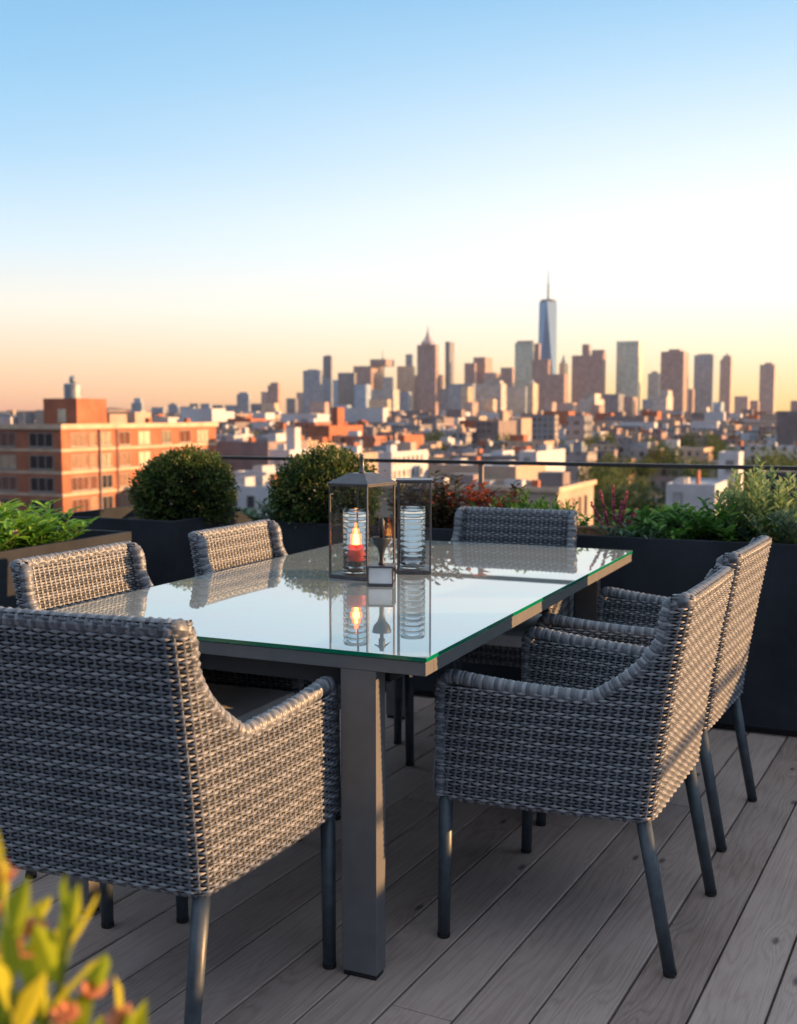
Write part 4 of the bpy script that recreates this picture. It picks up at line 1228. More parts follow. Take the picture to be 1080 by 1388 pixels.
towers = [
 (321, 337, 339, 534, 3600, SL, 'small stepped grey tower farthest left of the main skyline', [('upper_tier', 324, 334, 531.5)]),
 (354, 364, 366, 531, 3800, MV, 'low brown shoulder tower left of the rounded brown one', []),
 (363, 377, 381, 522, 3700, B, 'brown tower with rounded top, tallest of the small group at left', [('crown', 366, 376, 518.5)]),
 (388, 400, 404, 540, 3600, DK, 'small dark block just left of the blue-grey slab group', []),
 (402, 414, 418, 532, 3900, MV, 'narrow mauve block tucked against the left slab', []),
 (411, 434, 437, 502, 3900, SL, 'blue-grey flat-topped slab at the left end of the tall group', [('roof_plant', 416, 430, 500.5)]),
 (438, 449, 450, 483, 4100, DK, 'slim dark tower highest above the left slab group', [('roof_plant', 440, 448, 481.5)]),
 (434, 449, 451, 512, 3950, SL, 'grey slab standing before the slim dark tower', []),
 (448, 458, 460, 515, 4000, BL, 'pale blue narrow tower right of the slim dark one', []),
 (458, 480, 481, 505, 3950, DK, 'dark square tower left of the stepped brown one', []),
 (479, 503, 521, 496, 4050, B, 'wide brown stepped tower with thin antenna', [('upper_tier', 498, 519, 487), ('mast', 508, 511, 474, M['roofgrey'])]),
 (480, 496, 503, 521, 3500, BL, 'low light blue tower with lit right edge', []),
 (503, 533, 541, 528, 3450, PA, 'pale columned block in front of the stepped brown tower', []),
 (519, 530, 533, 511, 3900, PA, 'small pale tower right of the stepped brown tower', []),
 (538, 560, 562, 496, 4050, TN, 'tan tower left of the pointed tower', [('upper_tier', 549, 558, 480, SL)]),
 (542, 553, 558, 531, 3400, SL, 'small slate tower with glowing right side at the foot of the spire', []),
 (558, 597, 600, 508, 4080, B, 'broad lower wing behind the foot of the pointed tower', []),
 (565, 590, 594, 467, 4000, B, 'tall brown tower with a pointed stepped spire', [('spire', 569, 586, 440)]),
 (603, 609, 618, 463, 4100, DK, 'slim tower with the whole right face glowing gold', []),
 (629, 643, 645, 492, 4000, B, 'brown tower left shoulder beside the gold-edged block', []),
 (641, 657, 667, 484, 4050, B, 'square brown tower with gold right face in the middle', []),
 (655, 668, 681, 505, 3800, MV, 'mid-height mauve tower with bright right side', []),
 (678, 694, 698, 498, 4000, B, 'low wide brown tower left of the pale green slab', []),
 (697, 722, 724, 464, 3900, GR, 'pale green glass slab left of the tallest tower', [('roof_plant', 699, 721, 461.5, B)]),
 (720, 742, 745, 487, 3800, B, 'brown tower between the pale green slab and the tallest tower', [('upper_tier', 722, 729, 465)]),
 (734, 764, 769, 507, 3600, B, 'brown block standing before the tallest tower', []),
 (757, 764, 777, 492, 3900, TN, 'narrow tower glowing orange right of the tallest tower', [('pyramid_roof', 757, 763, 480)]),
 (774, 816, 820, 481, 3850, B, 'wide dark brown slab right of the tallest tower', [('upper_tier', 800, 816, 474), ('roof_plant', 787, 796, 466)]),
 (834, 864, 870, 462, 3900, GR, 'large pale green slab with a thin orange right edge', []),
 (868, 870, 878, 506, 4100, MV, 'thin sunlit tower just right of the large green slab', []),
 (877, 892, 895, 506, 4000, PA, 'pale grey tower with small roof box between two slabs', [('roof_plant', 881, 888, 503)]),
 (894, 925, 932, 476, 3850, B, 'large brown slab with a glowing right edge', [('roof_plant', 903, 918, 473)]),
 (932, 938, 943, 527, 3800, B, 'short brown tower right of the glowing brown slab', []),
 (939, 965, 969, 481, 4000, SL, 'slate tower with a lighter centre, third from the right', [('center_bay', 943, 962, 479.5, MV)]),
 (974, 989, 992, 487, 3950, MV, 'narrow tower with a rounded pointed crown', [('crown', 977, 988, 482), ('pyramid_roof', 978, 986, 477)]),
 (995, 1013, 1016, 537, 3600, MV, 'short mauve block right of the crowned tower', []),
 (1016, 1027, 1029, 543, 3700, B, 'very low brown block beside the lone right tower', []),
 (1028, 1048, 1051, 494, 3850, MV, 'lone tower standing at the right end of the skyline', [('roof_plant', 1034, 1044, 491.5)]),
 (1071, 1084, 1090, 543, 3300, B, 'brown block cut by the right edge of the photo', []),
 (608, 640, 644, 520, 3500, SL, 'grey blue block under the slim golden tower', []),
 (646, 679, 686, 520, 3300, PA, 'classical grey block with pale columns below the middle towers', [('upper_tier', 654, 676, 516)]),
 (625, 634, 640, 524, 3300, TN, 'narrow stone block with glowing right side below the slim tower', []),
 (596, 610, 615, 527, 3600, DK, 'dark low tower right of the spire foot', []),
 (686, 712, 716, 524, 3400, SL, 'slate low block below the pale green slab', []),
 (714, 722, 734, 520, 3200, TN, 'small tower glowing amber in front of the tallest tower', [('pyramid_roof', 715, 721, 514)]),
 (758, 776, 782, 546, 3000, MV, 'small mauve block at the foot of the wide slab', []),
 (785, 806, 820, 541, 2600, PA, 'white squat building with a domed top below the wide slab', [('upper_tier', 791, 803, 533, PA)]),
 (818, 838, 846, 534, 3300, DK, 'dark low block left foot of the large green slab', []),
 (845, 857, 870, 538, 3000, B, 'brown low block with sunlit side below the large green slab', []),
 (870, 885, 892, 541, 3000, SL, 'slate low block left of the tiered sunlit one', []),
 (884, 903, 916, 537, 2900, PA, 'tiered pale block with bright sunlit side below the brown slab', [('upper_tier', 892, 903, 529)]),
 (906, 925, 927, 556, 2300, SL, 'low blue grey block under the glowing brown slab', []),
 (945, 958, 962, 552, 2700, PA, 'low pale block under the slate tower', []),
 (966, 977, 985, 545, 2900, BL, 'pale blue low block under the crowned tower', []),
 (500, 525, 530, 541, 2900, TN, 'low tan block in front of the columned block', []),
 (572, 590, 594, 545, 2800, B, 'low brown block at the foot of the spire tower', []),
 (628, 640, 648, 545, 2700, MV, 'low mauve block below the glowing stone one', []),
 (655, 668, 673, 541, 2800, TN, 'low tan block in front of the classical block', []),
 (736, 748, 754, 545, 2700, MV, 'low mauve block in front of the brown block', []),
 (800, 812, 818, 549, 2300, B, 'low brown block right of the white squat building', []),
 (355, 372, 378, 546, 2900, TN, 'low tan block below the rounded brown tower', []),
 (420, 440, 446, 545, 2800, MV, 'low mauve block below the blue-grey slab', []),
 (455, 470, 476, 549, 2700, BL, 'low pale blue block below the dark square tower', []),
 (178, 192, 195, 546, 3900, SL, 'distant slate tower with a pointed dome right of the brick building tank', [('upper_tier', 181, 190, 540), ('spire', 183, 189, 531)]),
 (205, 221, 223, 552, 4200, SL, 'low distant block right of the domed tower', []),
 (228, 240, 242, 548, 4200, SL, 'distant block second right of the domed tower', [('roof_plant', 231, 236, 546)]),
 (244, 262, 264, 551, 4200, SL, 'wide low distant block left of the twin bumps', []),
 (257, 268, 270, 547, 4300, DK, 'distant dark block left of the taller pair', []),
 (272, 284, 286, 547, 4200, SL, 'first of the pair of distant slate blocks left of the skyline', []),
 (288, 300, 302, 549, 4100, DK, 'second of the pair of distant slate blocks left of the skyline', []),
 (305, 319, 322, 549, 3900, SL, 'low distant block left of the small stepped tower', []),
 (338, 352, 356, 547, 3900, DK, 'low dark block right of the small stepped tower', []),
]
for ti, t in enumerate(towers):
    x0, xf, x1, yt, d, m, lab, ex = t
    if d >= 3400: d = 3400 + (d - 3400) * 2.3
    d += ((ti * 0.618034) % 1 - 0.5) * 110      # the towers stand staggered in depth
    cbuild('skyscraper' if yt < 530 else 'office_block', lab, 'skyscraper' if yt < 530 else 'building', x0, xf, x1, yt, d, m, tiers=ex)
# tallest tower: square base turning through eight triangles to a rotated square top
d = 5350.0
wx = (741.0 - 540) / KH * d
e = empty('skyscraper', (wx, d, 0), -PHI + 0.16); tag(e, 'tallest tower, tapering blue glass with a mast on top', 'skyscraper')
mb = MB(); s_ = 42.0; z0_, z1_ = ZG + 75, zpx(409, d)
mb.box(-s_, s_, -s_, s_, ZG, z0_ - 0.01); mb.build('podium', FM['slate'], e)
mb = MB()
V = [(-s_, -s_, z0_), (s_, -s_, z0_), (s_, s_, z0_), (-s_, s_, z0_), (0, -s_, z1_), (s_, 0, z1_), (0, s_, z1_), (-s_, 0, z1_)]
mb.add(V, [(0, 1, 4), (1, 2, 5), (2, 3, 6), (3, 0, 7), (4, 1, 5), (5, 2, 6), (6, 3, 7), (7, 0, 4), (4, 5, 6, 7)])
mb.build('shaft', FM['wtc'], e)
mb = MB(); mb.lathe([(36, z1_ + .1), (36, z1_ + 8), (24, z1_ + 10)], 20); mb.build('crown_ring', M['roofgrey'], e)
mb = MB(); zm = zpx(366, d); mb.tube([(0, 0, z1_ + 8), (0, 0, z1_ + 40), (0, 0, z1_ + 80), (0, 0, zm)], [4.4, 3.2, 2.6, 1.0], 8)
for q_ in (15, 30, 45, 60, 75): mb.lathe([(6.5, z1_ + q_), (6.5, z1_ + q_ + 4)], 8)
mb.build('mast', M['roofgrey'], e)

# -- nearer buildings, each with its own windows
def windows(o, face, cols, zs, wh, off, pane, sill=None, mull=2, fr=0.09):
    """cols: (centre, width) along the face; one frame object per window with its pane as sub-part"""
    cache = {}
    for (c, wd) in cols:
        for z in zs:
            key = round(wd, 2)
            if key not in cache:
                mf = MB(); h = wh
                mf.box(-wd / 2, wd / 2, -0.06, 0.10, 0, fr); mf.box(-wd / 2, wd / 2, -0.06, 0.10, h - fr, h)
                mf.box(-wd / 2, -wd / 2 + fr, -0.06, 0.10, fr, h - fr); mf.box(wd / 2 - fr, wd / 2, -0.06, 0.10, fr, h - fr)
                nm = max(1, int(round(wd / 1.3)))
                for q in range(1, nm): mf.box(-wd / 2 + wd * q / nm - 0.05, -wd / 2 + wd * q / nm + 0.05, -0.04, 0.10, fr, h - fr)
                mf.box(-wd / 2 - 0.12, wd / 2 + 0.12, -0.14, 0.10, -0.14, -0.001)
                fo = mf.build('window', M['winframe'])
                gp = []
                for pm in (M['darkglass'], M['reflblind']):
                    mp_ = MB(); mp_.add([(-wd / 2 + .02, 0.02, .02), (wd / 2 - .02, 0.02, .02), (wd / 2 - .02, 0.02, h - .02), (-wd / 2 + .02, 0.02, h - .02)], [(0, 1, 2, 3)])
                    gp.append(mp_.build('pane', pm))
                cache[key] = (fo.data, gp[0].data, gp[1].data)
                for q in [fo] + gp: bpy.data.objects.remove(q)
            fd, g1, g2 = cache[key]
            fo = bpy.data.objects.new('window', fd); C.objects.link(fo); fo.parent = o
            if face == 'front': fo.location = (c, -0.02, z)
            else: fo.location = (0.02, c, z); fo.rotation_euler = (0, 0, PI / 2)
            go = bpy.data.objects.new('pane', g2 if random.random() < pane else g1); C.objects.link(go); go.parent = fo

def roofbox(o, name, x0, x1, y0, y1, z0, z1, m, top=None):
    mb = MB(); block(mb, x0, x1, y0, y1, z0 + 0.003, z1)
    return mb.build(name, [m, top or M['roofgrey']], o)

# brick apartment building at the left
d = 150.0
cx = (82 - 540) / KH * d; ztop = zpx(574.5, d)
e = empty('brick_apartment_building', (cx, d, 0), -PHI); tag(e, 'orange brick apartment building with cream bands and a rooftop tank at the left', 'building')
mb = MB(); block(mb, -17, 0, 0, 37.4, ZG, ztop - 0.9, 0.6); w_ = mb.build('wall', [M['brick'], M['roofgrey']], e)
st = 3.02
for k in range(6):
    zz = ztop - 3.75 - k * st
    mb = MB()
    mb.box(-17.06, 0.06, -0.06, 0.0 - 0.002, zz, zz + 0.36); mb.box(0.002, 0.06, 0.001, 37.46, zz, zz + 0.36)
    mb.build('stone_band', M['band'], e)
mb = MB(); mb.box(-17.3, 0.3, -0.3, -0.003, ztop - 0.75, ztop - 0.05); mb.box(0.003, 0.3, 0.0, 37.7, ztop - 0.75, ztop - 0.05); mb.build('cornice', M['band'], e)
zs = [ztop - 1.20 - 1.95 - k * st for k in range(6)]
windows(e, 'front', [(-3.45, 4.1), (-9.9, 4.1), (-14.9, 2.2)], zs, 1.95, 0, 0.12)
windows(e, 'right', [(3.5, 3.6), (6.4, 1.5), (9.3, 2.4), (13.4, 2.5), (18.1, 3.0), (23.6, 2.5), (28.5, 3.2), (33.5, 3.4)], zs, 1.95, 0, 0.55)
mb = MB(); mb.tube([(0.2, 7.7, ZG), (0.2, 7.7, ztop - 0.8)], 0.14, 8); mb.build('drain_pipe', M['greywall'], e)
mb = MB(); mb.tube([(0.2, 11.6, ZG), (0.2, 11.6, ztop - 0.8)], 0.10, 8); mb.build('drain_pipe', M['greywall'], e)
bh = roofbox(e, 'bulkhead', -8.2, -2.3, 6, 12.5, ztop - 0.9, zpx(540, 157), M['brick'])
mb = MB(); mb.box(-5.6, -4.2, 5.93, 6.0, ztop + 0.05, ztop + 2.0); mb.build('window', M['reflblind'], bh)
tk = zpx(540, 157)
mb = MB(); mb.lathe([(1.25, tk + .01), (1.25, tk + 2.0), (1.05, tk + 2.15)], 18, c=(-5.0, 8.5, 0))
mb.lathe([(0.25, tk + 2.1), (0.5, tk + 2.4), (0.45, tk + 3.0), (0.1, tk + 3.3)], 10, c=(-5.0, 8.5, 0)); mb.build('water_tank', M['tank'], e, smooth=False)
for (a, b, c2, d2, hh, mm) in ((-16, -13.5, 3, 6, 1.6, 'duct'), (-12.5, -10.5, 2, 4, 1.2, 'duct'), (-10.2, -9.0, 3, 5, 1.7, 'tank'), (-15, -9.5, 12, 17, 2.2, 'beige'), (-7, -3, 14, 18, 1.6, 'beige'), (-8, -3, 20, 24, 1.9, 'beige'), (-6, -2, 27, 30, 1.1, 'duct'), (-1.2, -0.5, 20, 20.8, 1.0, 'brick'), (-1.2, -0.5, 30, 30.8, 0.9, 'brick')):
    roofbox(e, 'roof_unit', a, b, c2, d2, ztop - 0.9, ztop - 0.9 + hh + .6, M[mm])

# beige building with sunlit side beyond the railing
d = 80.0
(bx, by), a, b = foot(560, 757, 806, d)
zt_ = zpx(661, d)
e = empty('beige_building', (bx, by, 0), -PHI); tag(e, 'low beige building with a sunlit windowed side behind the railing', 'building')
mb = MB(); block(mb, -a - 4, 0, 0, b, ZG, zt_ - 0.6, 0.4); mb.build('wall', [M['beige'], M['roofgrey']], e)
mb = MB(); mb.box(-a - 4.1, 0.2, -0.2, -0.003, zt_ - 0.35, zt_ + 0.0); mb.box(0.003, 0.2, 0.0, b + .2, zt_ - 0.35, zt_ + 0.0); mb.build('cornice', M['band'], e)
windows(e, 'front', [(-1.2 - 1.75 * k, 1.05) for k in range(7)], [zt_ - 2.6, zt_ - 5.6], 1.6, 0, 0.15)
windows(e, 'right', [(0.9 + 1.75 * k, 0.8) for k in range(int(b / 1.75))], [zt_ - 2.7, zt_ - 5.7], 1.7, 0, 0.2)
for (x0, x1, y0, y1, hh, mm) in ((-9.5, -7.5, 3, 5, 1.2, 'greywall'), (-7, -5.8, 2, 3.2, 0.8, 'duct'), (-5, -3.6, 3, 4.2, 0.9, 'whitewall'), (-3, -1, 5, 7, 1.4, 'greywall'), (-12, -10.5, 4, 6, 0.8, 'duct'), (-2.4, -1.9, 1.5, 2.0, 1.0, 'brick')):
    roofbox(e, 'roof_unit', x0, x1, y0, y1, zt_ - 0.6, zt_ - 0.6 + hh, M[mm])

def nearb(name, lab, x0, xf, x1, yt, d, m, roof, wins=(), par=0.4, units=(), b=None, wmat=0.3):
    (bx, by), a, bb = foot(x0, xf, x1, d)
    if b: bb = b
    z1 = zpx(yt, d)
    e = empty(name, (bx, by, 0), -PHI); tag(e, lab, 'building')
    mb = MB(); block(mb, -a, 0, 0, bb, ZG, z1 - par, par); mb.build('wall', [m, roof], e)
    nst = 2
    if 'front' in wins: windows(e, 'front', [(-a + 1.5 + 2.4 * k, 1.1) for k in range(max(1, int((a - 1.5) / 2.4)))], [z1 - 2.6 - 3.1 * k for k in range(nst)], 1.5, 0, wmat)
    if 'right' in wins: windows(e, 'right', [(1.5 + 2.6 * k, 1.1) for k in range(max(1, int((bb - 1.5) / 2.6)))], [z1 - 2.6 - 3.1 * k for k in range(nst)], 1.5, 0, wmat)
    for (u0, u1, v0, v1, hh, mm) in units:
        roofbox(e, 'roof_unit', -a + a * u0, -a + a * u1, bb * v0, bb * v1, z1 - par, z1 - par + hh, M[mm])
    return e
nearb('grey_wall_building', 'blank grey brown wall of a flat building right of the brick one', 286, 363, 365, 599, 190, M['greywall'], M['roofgrey'], (), 0.5, ((.1, .25, .2, .4, 1.5, 'duct'), (.5, .56, .2, .3, 1.2, 'brick'), (.7, .85, .4, .7, 1.8, 'whitewall')), b=14)
nearb('white_house', 'white house with small windows and chimney beside the grey wall', 364, 392, 423, 610, 180, M['whitewall'], M['roofpale'], ('front', 'right'), 0.4, ((.55, .98, .25, .5, 4.0, 'whitewall'), (.05, .25, .3, .5, 1.2, 'whitewall')))
nearb('low_white_building', 'low white roofed building behind the left round shrub', 300, 372, 420, 660, 130, M['whitewall'], M['roofpale'], ('front', 'right'), 0.3, ((.1, .3, .1, .5, 1.2, 'duct'), (.5, .6, .3, .4, 1.5, 'brick'), (.7, .9, .5, .8, 1.0, 'whitewall')), b=16)
nearb('low_white_building', 'low pale building with roof clutter between the two round shrubs', 315, 360, 378, 640, 160, M['whitewall'], M['roofpale'], ('front',), 0.3, ((.2, .5, .3, .6, 1.0, 'duct'),), b=12)
nearb('long_building', 'long low building with a bright yellow sunlit side above the lanterns', 508, 531, 597, 613, 250, M['whitewall'], M['roofpale'], ('right',), 0.5, ((.2, .5, .2, .35, 2.0, 'whitewall'), (.3, .8, .6, .75, 2.4, 'beige')))
nearb('long_building', 'low building with glowing cream side left of the lantern finial', 425, 452, 512, 617, 225, M['beige'], M['roofpale'], (), 0.5, ((.3, .6, .2, .3, 2.4, 'beige'), (.5, .8, .6, .7, 2.0, 'whitewall'), (.1, .2, .8, .9, 2.6, 'brick')))
nearb('brick_row', 'brick row with glowing orange side above the shrub behind the lanterns', 418, 446, 502, 577, 520, M['brick'], M['roofgrey'], (), 0.5, ((.6, .9, .3, .5, 9.0, 'brick'), (.2, .4, .6, .7, 3, 'beige')))
nearb('brick_row', 'small orange brick block left of the lanterns roof line', 540, 548, 590, 590, 380, M['brick'], M['roofpale'], (), 0.5, ())
nearb('apartment_tower', 'brown apartment tower with golden right side in the middle distance', 645, 676, 700, 570, 520, M['greywall'], M['roofgrey'], ('front',), 0.5, ((.75, .95, .3, .6, 5.0, 'beige'),))
nearb('apartment_tower', 'slim block with a golden side right of the brown apartment tower', 701, 707, 721, 567, 560, M['beige'], M['roofgrey'], (), 0.5, ())
nearb('apartment_block', 'wide grey apartment block below the tallest tower', 720, 752, 757, 562, 640, FM['hg'], M['roofpale'], (), 0.5, ((.2, .4, .3, .6, 3.0, 'beige'),))
nearb('apartment_block', 'dark glass block right of the wide grey block', 768, 792, 803, 563, 600, FM['dark'], M['roofpale'], (), 0.5, ())
nearb('flat_building', 'mauve flat building with pale parapet under the brown apartment tower', 610, 690, 706, 618, 215, M['greywall'], M['roofpale'], (), 0.4, ((.3, .35, .3, .4, 1.5, 'brick'), (.6, .8, .2, .6, 1.2, 'whitewall')), b=18)
nearb('flat_building', 'white walled flat building left of the dark green trees', 704, 728, 768, 612, 205, M['whitewall'], M['roofgrey'], ('front',), 0.4, ((.2, .7, .5, .7, 1.4, 'duct'),))
nearb('flat_building', 'grey flat roof just above the railing in the middle', 588, 700, 745, 632, 150, M['beige'], M['roofpale'], ('front',), 0.3, ((.1, .2, .3, .5, 1.0, 'duct'), (.4, .45, .2, .3, 1.4, 'brick'), (.6, .8, .3, .5, 0.8, 'whitewall')), b=14)
nearb('white_tower_house', 'white stair tower with one dark window among the trees at right', 975, 1003, 1009, 613, 150, M['whitewall'], M['roofpale'], ('front',), 0.3, (), b=5, wmat=0)
nearb('low_white_building', 'low white roofed shed left of the white stair tower', 905, 972, 990, 657, 140, M['whitewall'], M['roofpale'], ('front', 'right'), 0.3, ((.1, .3, .2, .5, .8, 'duct'), (.5, .55, .3, .4, 1.8, 'brick')), b=14)
nearb('terrace_row', 'row of grey white terraces right of the white stair tower', 985, 1120, 1150, 606, 330, M['hw_'] if 'hw_' in M else FM['hw'], M['roofpale'], (), 0.4, ((.1, .15, .2, .4, 2, 'brick'), (.4, .5, .2, .5, 1.5, 'duct'), (.7, .75, .2, .4, 2, 'brick')), b=16)
nearb('dark_greenhouse', 'dark flat building at the right edge behind the railing', 1030, 1100, 1130, 640, 120, M['darkglass'], M['roofdark'], (), 0.3, (), b=12)

# -- generic city blocks
marks = [(-400, 100, 'left of the brick building'), (100, 240, 'under the distant domed tower'), (240, 330, 'left of the small stepped tower'), (330, 405, 'under the rounded brown tower'), (405, 470, 'under the blue-grey slab'),
         (470, 540, 'under the tower with the antenna'), (540, 600, 'under the pointed tower'), (600, 650, 'under the slim golden tower'), (650, 700, 'under the gold-faced square tower'), (700, 765, 'under the tallest tower'),
         (765, 825, 'under the wide brown slab'), (825, 890, 'under the large green slab'), (890, 935, 'under the glowing brown slab'), (935, 1000, 'under the crowned tower'), (1000, 1600, 'under the lone right tower')]
def where(px, d):
    m = [t for a, b, t in marks if a <= px < b][0]
    band = 'near' if d < 420 else 'middle' if d < 800 else 'far' if d < 1400 else 'farthest'
    return band, m
kinds = [('hb', 'brick', 2), ('ht', 'tan', 3), ('hg', 'grey', 5), ('hw', 'white', 3), ('hm', 'mauve', 2)]
kl = [k for k in kinds for _ in range(k[2])]
hand = [(286, 430, 150, 260), (425, 600, 215, 290), (610, 770, 140, 240), (900, 1130, 110, 175), (640, 810, 500, 680)]
cnt = 0
dist = 255.0
while cnt < 285 and dist < 2600:
    px = -30 + random.uniform(-30, 10)
    while px < 1110:
        wm = random.uniform(8, 19) * (1 + dist / 2600)
        wpx = wm / dist * KH
        dj = dist * random.uniform(0.96, 1.05)
        px1 = px + wpx
        gap = random.uniform(0.0, 0.5) * wpx if random.random() < 0.4 else 1.5
        if any(a < px1 and px < b and c < dj < e_ for a, b, c, e_ in hand) or (dist < 300 and 815 < px < 985) or (px1 < 300 and dist < 200):
            px = px1 + gap; continue
        cz = random.choice([6, 7, 8, 9, 9.5, 10.5, 12]) + (random.uniform(3, 8) if random.random() < 0.08 and dist > 600 else 0)
        k, tone, _ = random.choice(kl)
        band, wh_ = where((px + px1) / 2, dj)
        r0 = (px1 - 540) / KH
        mb = MB(); bb = random.uniform(10, 20) * (1 + dist / 2500); aa = wm * 0.93
        z1 = ZG + cz
        block(mb, -aa, 0, 0, bb, ZG, z1, 0.5 if dist < 900 else 0)
        o = mb.build('city_house', [FM[k], random.choice([M['roofpale'], M['roofpale'], M['roofgrey'], M['roofdark']])], loc=(r0 * dj, dj, 0), rz=-PHI)
        size = 'tall' if cz > 14 else 'low' if cz < 9 else 'flat-roofed'
        tag(o, f'{size} {tone} house in the {band} city blocks {wh_}', 'house', 'houses of the city below the terrace')
        nb = 1 if dist > 900 else 3
        for q in range(nb):
            if random.random() < 0.75:
                mb = MB(); u = random.uniform(0.1, 0.7) * aa; v = random.uniform(0.1, 0.6) * bb; sz = random.uniform(1.5, 4) * (1 + dist / 2500)
                block(mb, -u - sz, -u, v, v + sz, z1 + 0.003, z1 + random.uniform(1.2, 3.4) * (1 + dist / 2500))
                mb.build('roof_bulkhead', [random.choice([M['beige'], M['brick'], M['whitewall'], M['tank'], M['beige'], M['greywall']]), M['roofgrey']], o)
        cnt += 1
        px = px1 + gap
    dist *= 1.19
mb = MB()
for i in range(4700):
    dd = (900 if i < 2600 else 400) * (4.6 ** rng.random()); px = rng.uniform(-60, 1140) if i < 2600 else rng.uniform(-1500, -60) if i < 3900 else rng.uniform(1140, 2200)
    wm = rng.uniform(9, 30) * (1 + dd / 4000)
    r0 = (px - 540) / KH; h_ = rng.choice([7, 9, 11, 14]) * (1 + 0.4 * (dd > 2500)) + (rng.uniform(3, 12) if rng.random() < 0.08 else 0)
    x, y = r0 * dd, dd
    a, b = wm, rng.uniform(10, 26)
    mi = int(rng.integers(0, 5))
    c0, s0 = math.cos(-PHI), math.sin(-PHI)
    V = []
    for (u, v, z) in ((-a, 0, ZG), (0, 0, ZG), (0, b, ZG), (-a, b, ZG), (-a, 0, ZG + h_), (0, 0, ZG + h_), (0, b, ZG + h_), (-a, b, ZG + h_)):
        V.append((x + u * c0 - v * s0, y + u * s0 + v * c0, z))
    mb.add(V, [(0, 1, 5, 4), (1, 2, 6, 5), (2, 3, 7, 6), (3, 0, 4, 7)], mi)
    mb.add(V[4:], [(0, 1, 2, 3)], int(rng.integers(5, 8)))
tag(mb.build('distant_city', [M['brick'], M['beige'], M['greywall'], M['whitewall'], M['greywall'], M['roofpale'], M['roofgrey'], M['roofdark']]), 'mass of small distant city houses stretching to the skyline', 'city', kind='stuff')

# ground, road and far ridge
M['earth'] = simple('city_ground', (0.05, 0.05, 0.048), 0.9, 0, 0.4, 0.02)
mb = MB(); mb.add([(-2700, -300, 0), (2700, -300, 0), (2700, 7000, 0), (-2700, 7000, 0)], [(0, 1, 2, 3)]); tag(mb.build('ground', M['earth'], loc=(0, 0, ZG)), kind='structure')
M['asphalt'] = simple('asphalt', (0.05, 0.05, 0.052), 0.85, 0, 0.2, 0.5)
mb = MB()
for k in range(9):
    p0 = G(-160 + k * 62, -200); p1 = G(-160 + k * 62, 3500)
    q0 = G(-160 + k * 62 + 8, -200); q1 = G(-160 + k * 62 + 8, 3500)
    mb.add([(p0.x, p0.y, ZG + .004), (q0.x, q0.y, ZG + .004), (q1.x, q1.y, ZG + .004), (p1.x, p1.y, ZG + .004)], [(0, 1, 2, 3)])
tag(mb.build('road', M['asphalt']), kind='structure')
mb = MB(); xs = np.linspace(-2600, 2600, 120)
hz = 18 + 14 * np.sin(xs / 410) + 8 * np.sin(xs / 150 + 1) + 3 * np.sin(xs / 47)
V = [(x, 6500, ZG - 1) for x in xs] + [(x, 6700, ZG + 14 + h) for x, h in zip(xs, hz)] + [(x, 6950, ZG - 1) for x in xs]
n = len(xs); F = [(i, i + 1, n + i + 1, n + i) for i in range(n - 1)] + [(n + i, n + i + 1, 2 * n + i + 1, 2 * n + i) for i in range(n - 1)]
M['hill'] = simple('wooded_ridge', (0.05, 0.06, 0.045), 0.95, 0, 0.2, 0.02)
mb.add(V, F); tag(mb.build('hills', M['hill'], smooth=True), kind='structure')

# -- trees
def make_tree(R, Ht, lm, n=2600):
    e = empty('street_tree')
    cl = []
    for k in range(16):
        d_ = unit(rng.normal(size=3)); cl.append((d_ * np.array([R * .68, R * .68, R * .55]), R * rng.uniform(0.28, 0.5)))
    P, D, rv = [], [], []
    for (c_, r_) in cl:
        m_ = n // 16; d_ = unit(rng.normal(size=(m_, 3)))
        P.append(c_ + d_ * r_ * (0.7 + 0.35 * rng.random((m_, 1)))); D.append(d_ + rng.normal(size=(m_, 3)) * .6); rv.append(np.clip(rng.normal(0.45 + 0.25 * rng.normal() * .6, .2, m_), 0, 1))
    P = np.concatenate(P); P[:, 2] += Ht - R * .9
    mb = MB(); addleaves(mb, P, np.concatenate(D), rng.uniform(.35, .65, len(P)), rng.uniform(.25, .42, len(P)), rv=np.concatenate(rv))
    mb.build('crown', LM[lm], e)
    mb = MB(); mb.tube([(0, 0, 0), (.05, 0, Ht * .3), (0, .1, Ht * .55)], [.28, .2, .12], 8)
    for k in range(9):
        c_ = cl[k][0]; mb.tube([(0, .05, Ht * .4), tuple(c_ * .5 + np.array([0, 0, Ht - R * .95])), tuple(c_ + np.array([0, 0, Ht - R * .9]))], [.13, .08, .03], 5)
    mb.build('trunk', M['bark'], e)
    return e
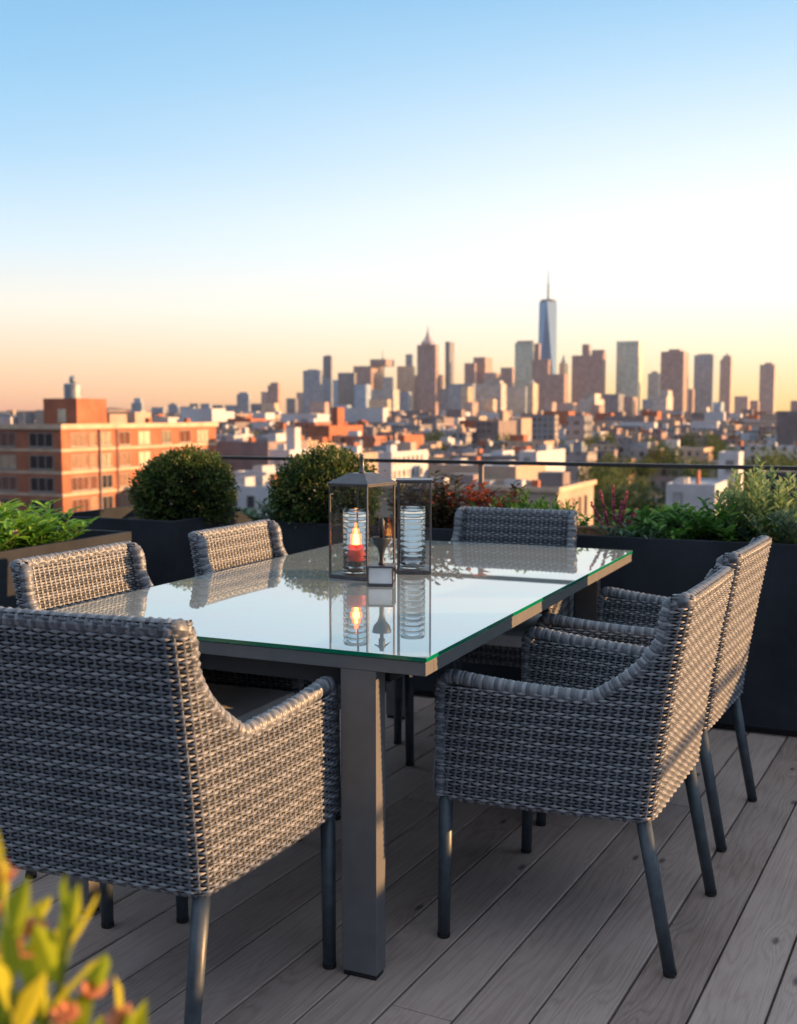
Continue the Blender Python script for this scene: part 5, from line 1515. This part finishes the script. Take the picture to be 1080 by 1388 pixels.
protos = [make_tree(4.6, 11, 'tree'), make_tree(5.6, 13.5, 'tree'), make_tree(3.8, 9.5, 'treey'), make_tree(6.4, 15, 'tree')]
used = [False] * 4
spots = [(812, 150, 1), (838, 175, 3), (862, 150, 1), (945, 250, 1), (985, 330, 1), (900, 320, 1), (870, 300, 0), (835, 290, 1), (815, 240, 0), (950, 400, 3), (975, 420, 1), (910, 430, 0), (885, 400, 1),
         (1040, 190, 1), (1062, 200, 3), (1078, 215, 1), (1030, 230, 0), (955, 190, 0), (1020, 165, 1), (1072, 150, 2), (880, 160, 2), (845, 145, 2),
         (300, 210, 0), (318, 165, 0), (296, 150, 2), (330, 150, 0), (735, 330, 2), (722, 320, 2), (690, 420, 1), (708, 400, 0), (600, 430, 0), (590, 470, 1), (560, 480, 0), (770, 480, 0), (800, 500, 1), (760, 340, 0), (820, 520, 1), (1000, 520, 1), (1050, 560, 3), (480, 620, 0), (510, 640, 1), (640, 700, 1), (350, 640, 1), (385, 600, 0)]
kn_ = ['small dark green', 'full dark green', 'yellowing', 'large spreading green']
for (px, d, k) in spots:
    if not used[k]: o = protos[k]; used[k] = True
    else: o = copy_tree(protos[k])
    o.location = ((px - 540) / KH * d, d, ZG); o.rotation_euler = (0, 0, random.uniform(0, 6)); s = random.uniform(.85, 1.12); o.scale = (s, s, s)
    band, wh_ = where(px, d)
    tag(o, f'{kn_[k]} tree in the {band} city blocks {wh_}', 'tree', 'trees between the city houses')

# air
hz = bpy.data.materials.new('haze_air'); hz.use_nodes = True
nt = hz.node_tree; nt.nodes.clear()
ou = nt.nodes.new('ShaderNodeOutputMaterial'); pv = nt.nodes.new('ShaderNodeVolumePrincipled')
pv.inputs['Color'].default_value = (0.74, 0.80, 0.95, 1); pv.inputs['Density'].default_value = 0.000018; pv.inputs['Anisotropy'].default_value = 0.3
nt.links.new(pv.outputs[0], ou.inputs['Volume'])
mb = MB(); mb.box(-2750, 2750, -350, 7050, ZG - 22, 560)
tag(mb.build('haze', hz), 'thin evening haze over the city', 'haze', kind='stuff')
